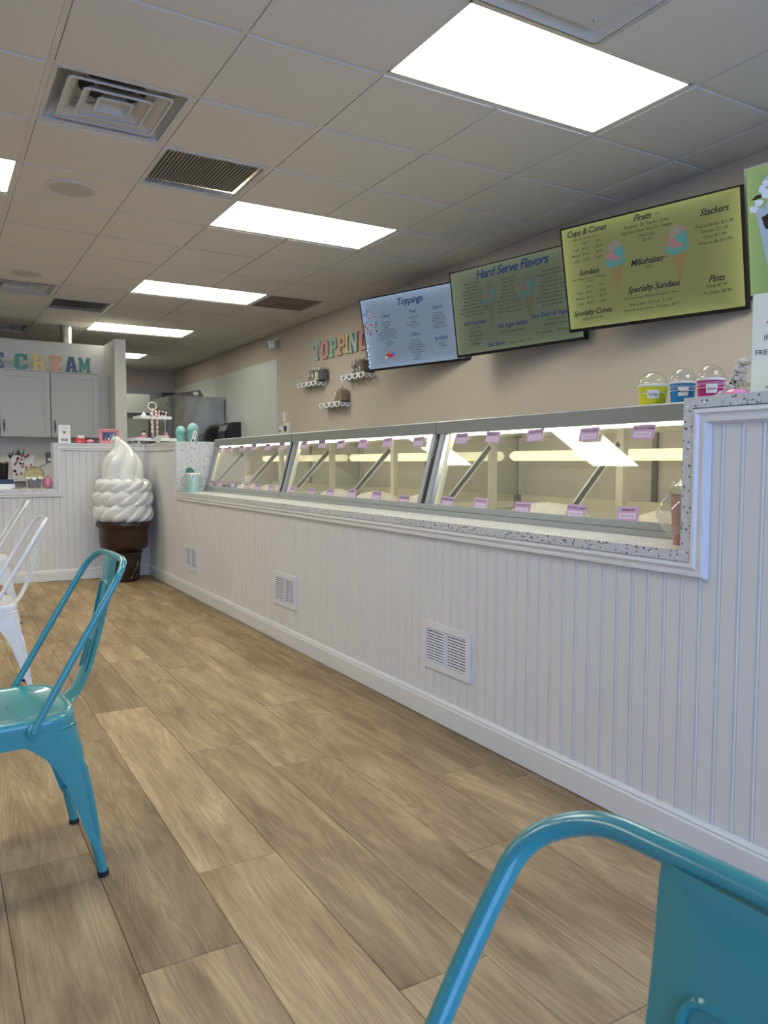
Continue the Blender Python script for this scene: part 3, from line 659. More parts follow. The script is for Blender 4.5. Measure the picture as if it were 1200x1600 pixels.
# ------------------------------------------------------------------ menu screens
def screen_frame(q):
    x, y, z, a, t, ro = q
    e = Vector((sin(a), -cos(a), 0)); n = Vector((-cos(a), -sin(a), 0)); u = Vector((0,0,1))*cos(t)+n*sin(t)
    X = e*cos(ro)+u*sin(ro); Z = u*cos(ro)-e*sin(ro); Y = Z.cross(X)
    m = Matrix((X, Y, Z)).transposed().to_4x4(); m.translation = (x, y, z); return m
SW, SH = 1.105, .6336
def menu_screen(q, label, col, edge, name='menu_screen', edgek=1.25):
    t = thing(name, label, 'screen', group='menu screens over the counter'); t.matrix_world = screen_frame(q)
    b = .010
    part('housing', MB().box((0, .003, 0), (SW, .045, SH)).box((.2, .045, .12), (SW-.2, .065, SH-.15)), m_black, t)
    f = MB()
    for p, r in (((0,-.002,0),(SW,.003,.020)),((0,-.002,SH-b),(SW,.003,SH)),((0,-.002,.020),(b,.003,SH-b)),((SW-b,-.002,.020),(SW,.003,SH-b))): f.box(p, r)
    part('bezel', f, m_black, t)
    # panel: LCD with uneven backlight
    m = bpy.data.materials.new('lcd_'+name); m.use_nodes = True; nt = m.node_tree; B = nt.nodes['Principled BSDF']; L = nt.links.new
    B.inputs['Base Color'].default_value = (.015,.015,.015,1); B.inputs['Roughness'].default_value = .5; B.inputs['Specular IOR Level'].default_value = .12
    tc = nt.nodes.new('ShaderNodeTexCoord'); sx = nt.nodes.new('ShaderNodeSeparateXYZ'); L(tc.outputs['Object'], sx.inputs[0])
    def mth(op, a, c):
        n = nt.nodes.new('ShaderNodeMath'); n.operation = op
        for i, v in enumerate((a, c)):
            if isinstance(v, (int, float)): n.inputs[i].default_value = v
            else: L(v, n.inputs[i])
        return n.outputs[0]
    dx = mth('ABSOLUTE', mth('SUBTRACT', mth('DIVIDE', sx.outputs[0], SW), .5), 0); dz = mth('ABSOLUTE', mth('SUBTRACT', mth('DIVIDE', sx.outputs[2], SH), .5), 0)
    mx = mth('MAXIMUM', dx, dz); pw = mth('POWER', mth('MULTIPLY', mx, 2.0), 6)
    mm = nt.nodes.new('ShaderNodeMix'); mm.data_type = 'RGBA'; L(pw, mm.inputs[0]); mm.inputs[6].default_value = col; mm.inputs[7].default_value = edge
    L(mm.outputs[2], B.inputs['Emission Color']); B.inputs['Emission Strength'].default_value = 1.0
    part('lcd_panel', MB().box((b-.001, 0, .019), (SW-b+.001, .002, SH-b+.001)), m, t)
    part('wall_mount', MB().box((SW/2-.12, .065, SH*.35), (SW/2+.12, .10, SH*.62)), m_steeld, t)
    return t
def T(t, s, u, v, size, ink, shear=.25, bold=.0, name='menu_text', line=1.0, align='CENTER', w=1.0):
    me = text_mesh(name, s, size, shear, bold, align, line, w); link(name, me, ink, t, (u, -.0012, v), (pi/2, 0, 0))
def flat(name, t, polys, m, z=-.0010):
    me = curve_mesh(name, polys, .0006); link(name, me, m, t, (0, z, 0), (pi/2, 0, 0))
def circ(cx, cy, r, n=14, sy=1): return [(cx+r*cos(2*pi*i/n), cy+r*sy*sin(2*pi*i/n)) for i in range(n)]
def ecol(n, r, g, b, k=1.0): return emissive(n, srgb(r, g, b), k)
def cone_picture(t, u, v0, v1, w, k, pr):
    H = v1-v0; vc = v0+H*.5
    flat('cone_picture', t, [[(u-w*.36, vc+.01), (u+w*.36, vc+.01), (u+.003, v0), (u-.003, v0)]], pr[0], -.0006)
    def blob(cx, cy, rx, ry, m, d, ph=0):
        flat('swirl_picture', t, [[(cx+rx*cos(a)*(1+.10*sin(5*a+ph)), cy+ry*sin(a)*(1+.12*cos(4*a+ph))) for a in [2*pi*i/28 for i in range(28)]]], m, d)
    blob(u-w*.05, vc+H*.07, w*.52, H*.10, pr[1], -.0009, 1); blob(u+w*.08, vc+H*.15, w*.42, H*.06, pr[2], -.0012, 2)
    blob(u-w*.22, vc+H*.20, w*.26, H*.07, pr[2], -.0013, 3); blob(u+w*.30, vc+H*.22, w*.16, H*.14, pr[1], -.0014, 4)
    blob(u, vc+H*.32, w*.34, H*.15, pr[3], -.0011, 0); blob(u+w*.10, vc+H*.24, w*.18, H*.07, pr[4], -.0016, 5)
inkd = ecol('ink_black', 20, 22, 34); ink2 = ecol('ink_grey', 48, 52, 44)
TV3 = [3.5438, 3.6995, 1.9321, .2203, .217, -.0082]
t3 = menu_screen(TV3, 'large olive green menu screen listing cups, cones, floats and sundaes', srgb(101,104,66), srgb(146,152,92))
for s, u, v, z in (('Cups & Cones', .179, .587, .050), ('Sundaes', .175, .350, .046), ('Specialty Cones', .174, .110, .046), ('Floats', .545, .591, .050), ('Milkshakes', .552, .348, .050), ('Specialty Sundaes', .581, .199, .050), ('Stackers', .955, .538, .050), ('Pints', .949, .187, .050)):
    T(t3, s, u, v, z, inkd, .35, .014, 'menu_heading', w=.92)
for s, u, v, z, ln in (('Sugar Cone or Cake Cone', .168, .549, .0155, 1), ('Hard\n$5.29\n$5.99\n$6.99', .166, .472, .0185, 1.75), ('Soft\n$5.29\n$5.79\n$6.79', .258, .472, .0185, 1.75), ('Small\nMedium\nLarge', .100, .455, .0185, 1.75),
                       ('With Whipped Cream, One Topping\n& a Cherry', .168, .305, .0155, 1.1), ('Hard\n$7.29\n$7.99\n$8.99', .166, .215, .0185, 1.75), ('Soft\n$7.29\n$7.79\n$8.79', .258, .215, .0185, 1.75), ('Small\nMedium\nLarge', .100, .198, .0185, 1.75),
                       ('Waffle Cone $1.50', .174, .074, .0185, 1), ('$8.99', .640, .590, .014, 1), ('Rootbeer, Dr. Pepper, Coke,\nDiet Root Beer, Diet Dr. Pepper,\nDiet Coke\n$7.99', .568, .507, .0235, 1.25), ('$9.29', .670, .350, .014, 1), ('$8.99', .566, .316, .0185, 1),
                       ('With Hot Fudge, Whipped Cream & a Cherry', .565, .153, .0185, 1), ('Banana Split - 3 Scoops - $11.99\nWarm Brownie Sundae - 2 Scoops - $9.79', .560, .100, .020, 1.5),
                       ('Peanut Butter $11.99\nS\'mores $11.99\nOreo $11.99\nWhat to Be $11.99', .953, .425, .0235, 1.28), ('Ready $7.99\nTo Order $8.99', .949, .134, .0235, 1.5)):
    T(t3, s, u, v, z, ink2, .0, .012, line=ln)
pr = [ecol('cone_tan', 110,97,66), ecol('swirl_blue', 72,116,108), ecol('swirl_pink', 128,98,100), ecol('swirl_lilac', 116,108,102), ecol('swirl_cyan', 62,120,122)]
cone_picture(t3, .362, .203, .510, .135, 1, pr); cone_picture(t3, .745, .204, .516, .135, 1, pr)
T(t3, 'VIZIO', 1.05, .010, .012, m_white, 0, .01, 'maker_mark')
TV2 = [3.5062, 4.8647, 1.9037, .2447, .1474, .0166]
t2 = menu_screen(TV2, 'dark grey green menu screen headed Hard Serve Flavors, with two faint cones', srgb(76,84,70), srgb(104,114,92))
ink5 = ecol('ink_blue', 24, 34, 84); ink6 = ecol('ink_dim', 34, 40, 44)
T(t2, 'Hard Serve Flavors', .557, .570, .088, ink5, .3, .012, 'menu_heading', w=.92)
for s, u, v in (('Kid Favorites', .197, .238), ('No Sugar Added', .534, .182), ('Non Dairy & Vegan Flavors', .905, .207), ('Soft Serve', .375, .062)):
    T(t2, s, u, v, .042, ink5, .3, .012, 'menu_heading', w=.9)
for s, u, v, ln in (('Black Cherry (GF)\nPistachio (GF)\nCookies & Cream (GF)\nButterscotch Swirl (GF)\nGrape Mint Chip (GF)\nMoose Tracks (GF)\nCaramel Cookie Twist\nChocolate Chip Cookie Dough\nPeppermint Mocha Crunch (GF)\nRaspberry Cheesecake', .201, .409, 1.0),
                 ('Chocolate (GF)\nVanilla (GF)\nPeach (GF)\nRaspberry (GF)\nCoconut (GF)\nButter Pecan (GF)\nBirthday Cake Dough (GF)\nPeanut Butter Twist (GF)\nSalty Caramel Truffle (GF)\nDutch Orange Chocolate', .524, .389, 1.0),
                 ('French Butter Pie\nMidnight Caramel River (GF)\nPumpkin (GF)\nDeep Dish Apple Pie\nSalted Caramel Brownie\nExpression Crunch (GF)\nStrawberry Cheesecake\nDark Chocolate Raspberry Truffle\nCaramel Cheesecake Cookie Brittle\nBrownie Dough Blast', .885, .382, 1.0),
                 ('Cotton Candy\nSuper Scoop\nPlay Dough (GF)\nLil\' Blue Panda\nBubblegum', .195, .146, 1.15), ('Mint Fudge Blackout (GF)', .532, .139, 1), ('Cookie Dough Chip\nBlue Raspberry Italian Ice', .897, .155, 1.2), ('GF = Gluten Free      DF = Dairy Free', .873, .092, 1), ('Chocolate - Vanilla - Twist', .585, .056, 1)):
    T(t2, s, u, v, .0195, ink6, .0, .010, line=ln*1.28)
pr2 = [ecol('cone_dim', 78,79,60), ecol('swirl_dim_blue', 68,86,82), ecol('swirl_dim_pink', 86,82,74), ecol('swirl_dim_grey', 80,82,74), ecol('swirl_dim_cyan', 60,94,90)]
cone_picture(t2, .361, .206, .515, .13, 1, pr2); cone_picture(t2, .692, .198, .512, .13, 1, pr2)
TV1 = [3.4495, 6.1485, 1.9259, .3489, .1976, .0160]
t1 = menu_screen(TV1, 'pale blue grey menu screen headed Toppings, with scattered candy pictures', srgb(104,120,136), srgb(140,160,186))
T(t1, 'Toppings', .548, .553, .082, ink5, .3, .012, 'menu_heading', w=.92); T(t1, '$1.00 ea', .70, .545, .016, ink5, 0, 0)
for s, u, v in (('Candy', .272, .458), ('Fruit', .567, .459), ('Sauces', .828, .460), ('Other', .570, .269), ('Sprinkles', .828, .208)):
    T(t1, s, u, v, .042, ink5, .3, .004, 'menu_heading', w=.9)
for s, u, v, ln in (('Andes Mints\nButterfingers\nM&Ms\nHeath Bar Crunch\nGummy Bears & Worms\nReese Peanut Butter Cups\nPeanut Butter Chips\nPeanut Butter Cup Pieces\nKit Kat\nSnickers Bar\nNerds', .273, .306, 1.0), ('Strawberries\nCherry\nPineapple\nMandarin Oranges\nBanana', .569, .373, 1.0),
                    ('Hot Fudge\nHot Caramel\nHot Butterscotch\nMarshmallow Fluff\nPeanut Butter\nChocolate Syrup\nStrawberry Syrup', .827, .354, 1.0), ('Oreo Pieces\nGraham Cracker\nCookie Dough Bites\nGolden Graham Cereal\nBrownie Bites\nWhipped Cream\nCoconut\nPeanuts\nWaffle Cone', .565, .139, 1.0), ('Rainbow\nChocolate', .833, .155, 1.1)):
    T(t1, s, u, v, .0195, ink6, .0, .006, line=ln*1.0)
ccols = [ecol('candy_red', 150,30,50), ecol('candy_blue', 30,90,190), ecol('candy_green', 40,110,100), ecol('candy_orange', 180,80,50), ecol('candy_navy', 50,50,80), ecol('candy_white', 190,180,190)]
rc = random.Random(3); q = {i: [] for i in range(6)}
for i in range(46):
    r = rc.random()**.8; u = .02+.20*rc.random()*(1-r*.35); v = .61-r*.30
    q[i % 5].append(circ(u, v, rc.uniform(.004, .010), 7, rc.uniform(.6, 1.5)))
for i in range(5): flat('candy_picture', t1, q[i], ccols[i], -.0012-.0001*i)
for k, (du, dv, r) in enumerate(((-.03,.0,.022),(.0,.02,.022),(.035,.005,.022),(.05,-.008,.014),(-.045,-.012,.014),(.01,-.005,.02),(-.02,-.022,.010),(.03,-.024,.010))):
    flat('candy_pile_picture', t1, [circ(.27+du, .120+dv, r, 9, .7)], ccols[(0,3,1,3,5,0,2,3)[k]], -.0012-.0002*k)
flat('bowl_picture', t1, [[(SW-.012, .44), (SW-.045, .41), (SW-.055, .36), (SW-.04, .31), (SW-.012, .27)]], ccols[4])
flat('vanilla_bean_picture', t1, [[(.965,.085),(.98,.08),(1.04,.02),(1.09,.02),(1.09,.06),(1.05,.035)]], ccols[4])
for k in range(6): part('signal_light', MB().sphere((.012+.018*(k % 2), -.003, .045+k*.036), .0035, 6), mat('led_white', (1,1,1,1), .4, emit=2.5) if k == 0 else bpy.data.materials['led_white'], t1)
TV4 = [3.5649, 2.4623, 1.9182, .2300, .10, .030]
t4 = menu_screen(TV4, 'green screen with a layered chocolate sundae picture, cut by the right frame edge', srgb(100,128,92), srgb(128,154,96))
cup = ecol('sundae_glass', 128,150,178); choc = ecol('sundae_chocolate', 30,22,22); crm = ecol('sundae_cream', 168,182,210); mintc = ecol('sundae_mint', 78,132,128); orc = ecol('sundae_caramel', 130,84,50)
flat('sundae_glass_picture', t4, [[(.045,.43),(.30,.43),(.235,.12),(.20,.105),(.14,.105),(.10,.13)]], cup, -.0008)
flat('chocolate_layer_picture', t4, [[(.075,.385),(.12,.40),(.29,.40),(.285,.34),(.22,.325),(.14,.30),(.09,.33)]], choc, -.0012)
flat('caramel_layer_picture', t4, [[(.11,.29),(.13,.30),(.16,.26),(.27,.27),(.26,.24),(.18,.23),(.115,.245)]], orc, -.0012)
flat('chocolate_layer_picture', t4, [[(.125,.255),(.18,.27),(.275,.25),(.27,.215),(.16,.21),(.115,.235)]], choc, -.0014)
flat('mint_layer_picture', t4, [[(.11,.215),(.18,.22),(.26,.205),(.25,.165),(.16,.16),(.115,.19)]], mintc, -.0012)
rc = random.Random(5)
for k in range(70):
    h = rc.random(); hw_ = .150*(1-h*.70); uu = .175+rc.uniform(-hw_, hw_); vv = .430+h*.15
    a0 = rc.random()*6
    flat('whipped_cream_picture', t4, [[(uu+.021*cos(a)*(1+.2*sin(3*a+a0)), vv+.018*sin(a)*(1+.2*cos(2*a+a0))) for a in [2*pi*i/12 for i in range(12)]]], crm if k % 3 else cup, -.0014-.00003*k)
for k in range(22):
    h = rc.random(); hw_ = .13*(1-h*.72); uu = .165+rc.uniform(-hw_, hw_); vv = .455+h*.15; a0 = rc.random()*6
    flat('chocolate_drizzle_picture', t4, [[(uu+.030*cos(a)*(1+.3*sin(3*a+a0)), vv+.009*sin(a+.5)*(1+.3*cos(2*a+a0))) for a in [2*pi*i/10 for i in range(10)]]], choc, -.0026-.00003*k)

# ------------------------------------------------------------------ scalloped shelves and jars
def heart(cx, cy, s):
    pts = []
    for i in range(20):
        a = 2*pi*i/20; pts.append((cx+s*16*sin(a)**3/17, cy+s*(13*cos(a)-5*cos(2*a)-2*cos(3*a)-cos(4*a))/17))
    return pts
def shelf(yf, z, L, label):
    D = .115; t = thing('scalloped_shelf', label, 'shelf', (XS, yf, z), -pi/2, 'white scalloped shelves')
    part('shelf_board', MB().box((0, -D, 0), (L, -.001, .012)), m_white, t)
    def apron(w, n):
        sw = w/n; out = [(0, .0), (0, -.030)]
        for k in range(n):
            for i in range(1, 9):
                a = pi*i/8; out.append((k*sw+sw/2-sw/2*cos(a)*.98, -.030-.030*sin(a)))
        out += [(w, -.03), (w, 0)]
        return [out]+[heart(k*sw+sw/2, -.030, sw*.27) for k in range(n)]
    me = curve_mesh('scalloped_apron', apron(L, 4), .006); link('scalloped_apron', me, m_white, t, (0, -D-.003, .012), (pi/2, 0, 0))
    for x in (.003, L-.003):
        me = curve_mesh('scalloped_side', apron(D, 2), .006); link('scalloped_side', me, m_white, t, (x, -D, .012), (pi/2, 0, pi/2))
    return t
shelf(8.30, 2.005, .50, 'white scalloped shelf with heart cutouts and four jars, left one')
shelf(7.20, 1.992, .50, 'white scalloped shelf partly behind the toppings screen')
shelf(7.72, 1.738, .50, 'white scalloped shelf with two jars, the lowest')
jm = {'grey': mat('mixed_grey_topping', (.16,.14,.11,1), .7, noise=.7, nscale=70), 'olive': mat('olive_topping', (.20,.17,.09,1), .7, noise=.7, nscale=80), 'cream': mat('cream_topping', (.62,.56,.40,1), .7, noise=.15, nscale=70),
      'black': mat('dark_topping', (.02,.02,.025,1), .6, noise=.5, nscale=90), 'red': mat('red_brown_topping', (.22,.06,.04,1), .6, noise=.7, nscale=80), 'orange': mat('orange_topping', (.36,.17,.06,1), .6, noise=.7, nscale=80), 'dred': mat('dark_red_topping', (.13,.035,.02,1), .6, noise=.5, nscale=80)}
m_jar = glassmat('jar_glass', (.86,.89,.86,1), 1.6, .10)
def jar(y, z, h, fill, m, label, r=.036):
    t = thing('glass_jar', label, 'jar', (XS-.065, y, z+.0125), 0, 'topping jars')
    sq = lambda r, z: [(r*(abs(cos(a))**.35)*(1 if cos(a) > 0 else -1), r*(abs(sin(a))**.35)*(1 if sin(a) > 0 else -1), z) for a in [2*pi*(i+.5)/16 for i in range(16)]]
    part('glass', MB().loft([sq(r, 0), sq(r, h*.90), sq(r*.92, h*.93)]), m_jar, t, True)
    part('contents', MB().loft([sq(r*.90, .003), sq(r*.90, fill*h), sq(r*.8, fill*h+.004)]), jm[m], t, True)
    part('lid', MB().loft([sq(r*.98, h*.931), sq(r*.98, h*.97), sq(r*.85, h)]), m_clear, t, True)
    part('lid_clip', MB().lathe([(.006, h), (.006, h+.016), (.011, h+.016), (.011, h+.020)], n=8), m_steel, t)
jar(8.035, 2.005, .125, .62, 'grey', 'jar of grey mixed topping, leftmost on the left shelf')
jar(7.945, 2.005, .125, .68, 'olive', 'jar of olive brown topping, second on the left shelf')
jar(7.850, 2.005, .135, .62, 'cream', 'jar of cream colored topping, third on the left shelf')
jar(7.735, 2.005, .135, .80, 'black', 'jar of black topping, rightmost on the left shelf', .044)
jar(7.365, 1.738, .125, .80, 'olive', 'jar of speckled topping, left one on the lowest shelf')
jar(7.255, 1.738, .135, .82, 'orange', 'jar of orange crunchy topping, right one on the lowest shelf', .046)
jar(6.975, 1.992, .125, .72, 'red', 'jar of red and brown topping, left of the toppings screen')
jar(6.885, 1.992, .125, .76, 'black', 'jar of black topping, beside the toppings screen')
jar(6.790, 1.992, .130, .84, 'dred', 'jar of dark red topping touching the toppings screen edge', .042)
# camera, switch, thermostat
t = thing('security_camera', 'small white security camera high on the service wall', 'camera', (XS, 9.15, 2.60), -pi/2)
part('bracket', MB().tube([(.02,-.002,.05),(.02,-.05,.06),(.01,-.06,.03)], .010, 8), m_white, t)
q = part('camera_body', MB().loft([[(x*k, y, z*k) for x, z in ((-.035,-.05),(.035,-.05),(.045,-.04),(.045,.04),(.035,.05),(-.035,.05),(-.045,.04),(-.045,-.04))] for y, k in ((-.135,.9),(-.13,1),(-.06,1),(-.05,.8))]), m_white, t, rot=(radians(12), 0, radians(-18)))
part('lens', MB().box((-.02,-.139,-.036),(.02,-.1352,.036)), m_black, q)
for nm, y0, z0, w, h, d, lb in (('switch_plate', 9.0, 1.615, .075, .115, .008, 'white switch plate on the service wall above the thermostat'),):
    t = thing(nm, lb, 'switch', (XS, y0, z0), -pi/2); part('plate', MB().box((0,-d,0),(w,-.0005,h)), m_white, t); part('toggle', MB().box((w/2-.012,-d-.004,h/2-.025),(w/2+.012,-d,h/2+.025)), m_white, t)
t = thing('thermostat', 'white thermostat box with dark display on the service wall', 'thermostat', (XS, 8.93, 1.44), -pi/2)
part('housing', MB().box((0,-.028,0),(.15,-.0005,.16)), m_white, t); part('display', MB().box((.02,-.030,.05),(.10,-.028,.12)), m_blackm, t)
t = thing('wall_sensor', 'small white sensor with black lens beside the thermostat', 'sensor', (XS, 9.09, 1.44), -pi/2)
part('housing', MB().box((0,-.024,0),(.10,-.0005,.12)), m_white, t); part('lens', MB().lathe([(.016,0),(.016,.004)], n=12), m_black, t, rot=(pi/2,0,0), loc=(.04,-.024,.06))
# paper towel dispenser
t = thing('towel_dispenser', 'rounded glossy black paper towel dispenser on the white wall panels', 'dispenser', (XS, 10.85, 1.33), -pi/2)
pr_ = [(0,0),(-.16,0),(-.20,.03),(-.235,.12),(-.235,.22),(-.20,.30),(-.13,.345),(0,.35)]
part('housing', MB().loft([[(x, p[0]*k-.0005, p[1]) for p in pr_] for x, k in ((0,.96),(.02,1),(.34,1),(.36,.96))]), m_black, t)
part('clear_front', MB().loft([[(x, p[0], p[1]) for p in ((-.205,.03),(-.242,.12),(-.242,.22),(-.237,.22),(-.237,.12),(-.20,.03))] for x in (.02,.34)]), m_blackm, t)
# fridge
t = thing('reach_in_fridge', 'tall stainless reach-in fridge behind the dipping cases', 'refrigerator', (3.0, 11.15, 0))
part('cabinet', MB().box((.05, 0, .1), (.79, 1.02, 2.068)), m_steel, t)
part('front_frame', MB().box((.0, .0, .1), (.0495, .055, 2.068)), m_steeld, t)
part('header', MB().box((-.01, .056, 1.85), (.0495, 1.02, 2.068)), m_steeld, t)
part('badge', MB().box((-.014, .16, 1.93), (-.0105, .22, 1.97)), m_black, t)
d = part('door', MB().box((-.02, .056, .15), (.0495, 1.015, 1.84)), mat('brushed_door', (.30,.30,.29,1), .3, metal=.8), t)
part('handle', MB().tube([(-.021,.10,1.75),(-.06,.10,1.73),(-.06,.10,1.1),(-.021,.10,1.08)], .014, 8), m_alu, d)
part('foot', MB().lathe([(.03,0),(.03,.1)], c=(.12,.1,0), n=10), m_steeld, t); part('foot', MB().lathe([(.03,0),(.03,.1)], c=(.7,.1,0), n=10), m_steeld, t)
t = thing('steel_pan', 'dark steel pan with a white label standing on top of the fridge', 'pan', (3.08, 11.2, 2.0685))
part('pan_body', MB().prism([(0,0),(.42,0),(.36,.10),(.06,.04)], 'y', 0, .35), m_steeld, t); part('pan_label', MB().box((.26,-.003,.02),(.33,-.0005,.07)), m_paper, t)
tag(part('black_box', MB().box((3.02, 11.75, 2.0685), (3.30, 12.1, 2.155)), m_blackm), 'small black box on top of the fridge', 'box')
t = thing('steel_hood_cabinet', 'pale steel cabinet at the back, left of the fridge', 'cabinet', (2.1, 12.75, 0))
part('upper_box', MB().box((0,0,1.90),(.99,.9,2.20)), mat('pale_steel', (.36,.37,.33,1), .4), t); part('lower_box', MB().box((.02,.05,.1),(.97,.9,1.898)), mat('grey_steel', (.26,.27,.24,1), .45), t)
part('foot', MB().box((.05,.1,0),(.1,.15,.1)), m_steeld, t); part('foot', MB().box((.88,.1,0),(.93,.15,.1)), m_steeld, t)
t = thing('prep_table', 'stainless prep table behind the tiered tray', 'table', (2.0, 11.9, 0))
part('table_top', MB().box((0,0,.88),(.95,.6,.92)), m_steel, t)
part('upper_shelf', MB().box((0,.3,1.42),(.95,.6,1.44)), m_steel, t)
for x in (.03,.90):
    part('leg', MB().box((x,.32,.92),(x+.02,.34,1.42)), m_steel, t); part('leg', MB().box((x,.05,0),(x+.03,.08,.88)), m_steel, t); part('leg', MB().box((x,.52,0),(x+.03,.55,.88)), m_steel, t)
t = thing('white_bottle', 'small white bottle with black cap on the far shelf', 'bottle', (2.93, 12.38, 1.4405)); t.location.x = 2.9
part('bottle_body', MB().lathe([(.032,0),(.034,.01),(.034,.11),(.015,.13)], n=14), m_white, t, True); part('cap', MB().lathe([(.018,.13),(.018,.155)], n=12), m_black, t)

# ------------------------------------------------------------------ giant soft serve cone
cx, cy = 1.533, 7.395
t = thing('cone_statue', 'giant glossy white soft serve swirl statue in a brown cone, standing in the corner', 'statue', (cx, cy, 0))
def swirl_surface():
    mb = MB(); rings = []; N = 108; nl = 11
    tiers = [(.560, .715, .272), (.700, .835, .272), (.822, .940, .255)]
    Z = [.552+.0050*k for k in range(82)]
    for z in Z:
        ring = []
        for i in range(N):
            a = 2*pi*i/N; best = 0
            for k, (z0, z1, R) in enumerate(tiers):
                u = (z-z0)/(z1-z0)
                # strand edges scallop the tier border
                ph = nl*(a+.35*k)-7.0*(z-z0)/(z1-z0)
                ff = (ph/(2*pi)) % 1.0; s = min(1, ff/.14)**.6*(1-.85*max(0, (ff-.14)/.86)**1.7)
                zz0 = z0-.012*s; zz1 = z1+.018*s; u = (z-zz0)/(zz1-zz0)
                if 0 < u < 1:
                    b = (1-abs(2*u-1)**2.6)**.45
                    r = R*(.62+.38*b)*(1-.14*(1-s))
                    best = max(best, r)
            ring.append((best*cos(a), best*sin(a), z) if best > 0 else (.18*cos(a), .18*sin(a), z))
        rings.append(ring)
    mb.loft(rings); return mb
part('swirl_tiers', swirl_surface(), m_whitec, t, True)
def bulb():
    mb = MB(); rings = []; N = 84; nl = 6
    prof = [(.925,.150),(.932,.172),(.945,.184),(.965,.186),(.99,.184),(1.02,.182),(1.05,.180),(1.08,.176),(1.11,.168),(1.135,.157),(1.16,.143),(1.185,.124),(1.21,.104),(1.235,.087),(1.26,.072),(1.285,.056),(1.305,.043),(1.322,.029),(1.330,.012)]
    for z, r in prof:
        u = (z-.925)/.41; tw = 1.5*u**1.8; ring = []; ox = -.055*max(0, u-.72)**1.4*6; 
        for i in range(N):
            a = 2*pi*i/N; s = abs(sin(nl*(a-tw)/2))**.8; rr = r*(.82+.20*s)
            lob = -.045*(s-.5)*max(0, 1-u*5)
            ring.append((rr*cos(a)+ox, rr*sin(a)-abs(ox)*.2, z+lob))
        rings.append(ring)
    mb.loft(rings)
    return mb
part('swirl_top', bulb(), m_whitec, t, True)
part('swirl_tip', MB().tube([(-.040,-.010,1.306),(-.056,-.012,1.320),(-.074,-.014,1.322),(-.092,-.015,1.310),(-.100,-.015,1.294)], [.030,.024,.018,.012,.006], 12), m_whitec, t, True)
cs = part('cone_shell', MB().lathe([(.100,.0),(.122,.004),(.126,.02),(.148,.255),(.165,.262),(.168,.275),(.155,.283),(.160,.292),(.195,.305),(.212,.325),(.218,.37),(.221,.485),(.226,.500),(.243,.515),(.247,.535),(.243,.552),(.20,.556)], n=56), m_brown, t, True)
wf_ = MB()
for s in (-1, 1):
    for k in range(14):
        a0 = 2*pi*k/14; pts = []
        for j in range(9):
            z = .02+.235*j/8; r = .126+(.148-.126)*(z-.02)/.235+.0005; a = a0+s*.9*j/8; pts.append((r*cos(a), r*sin(a), z))
        wf_.tube(pts, .005, 5)
o = part('waffle_ridges', wf_, m_brown, t, True)

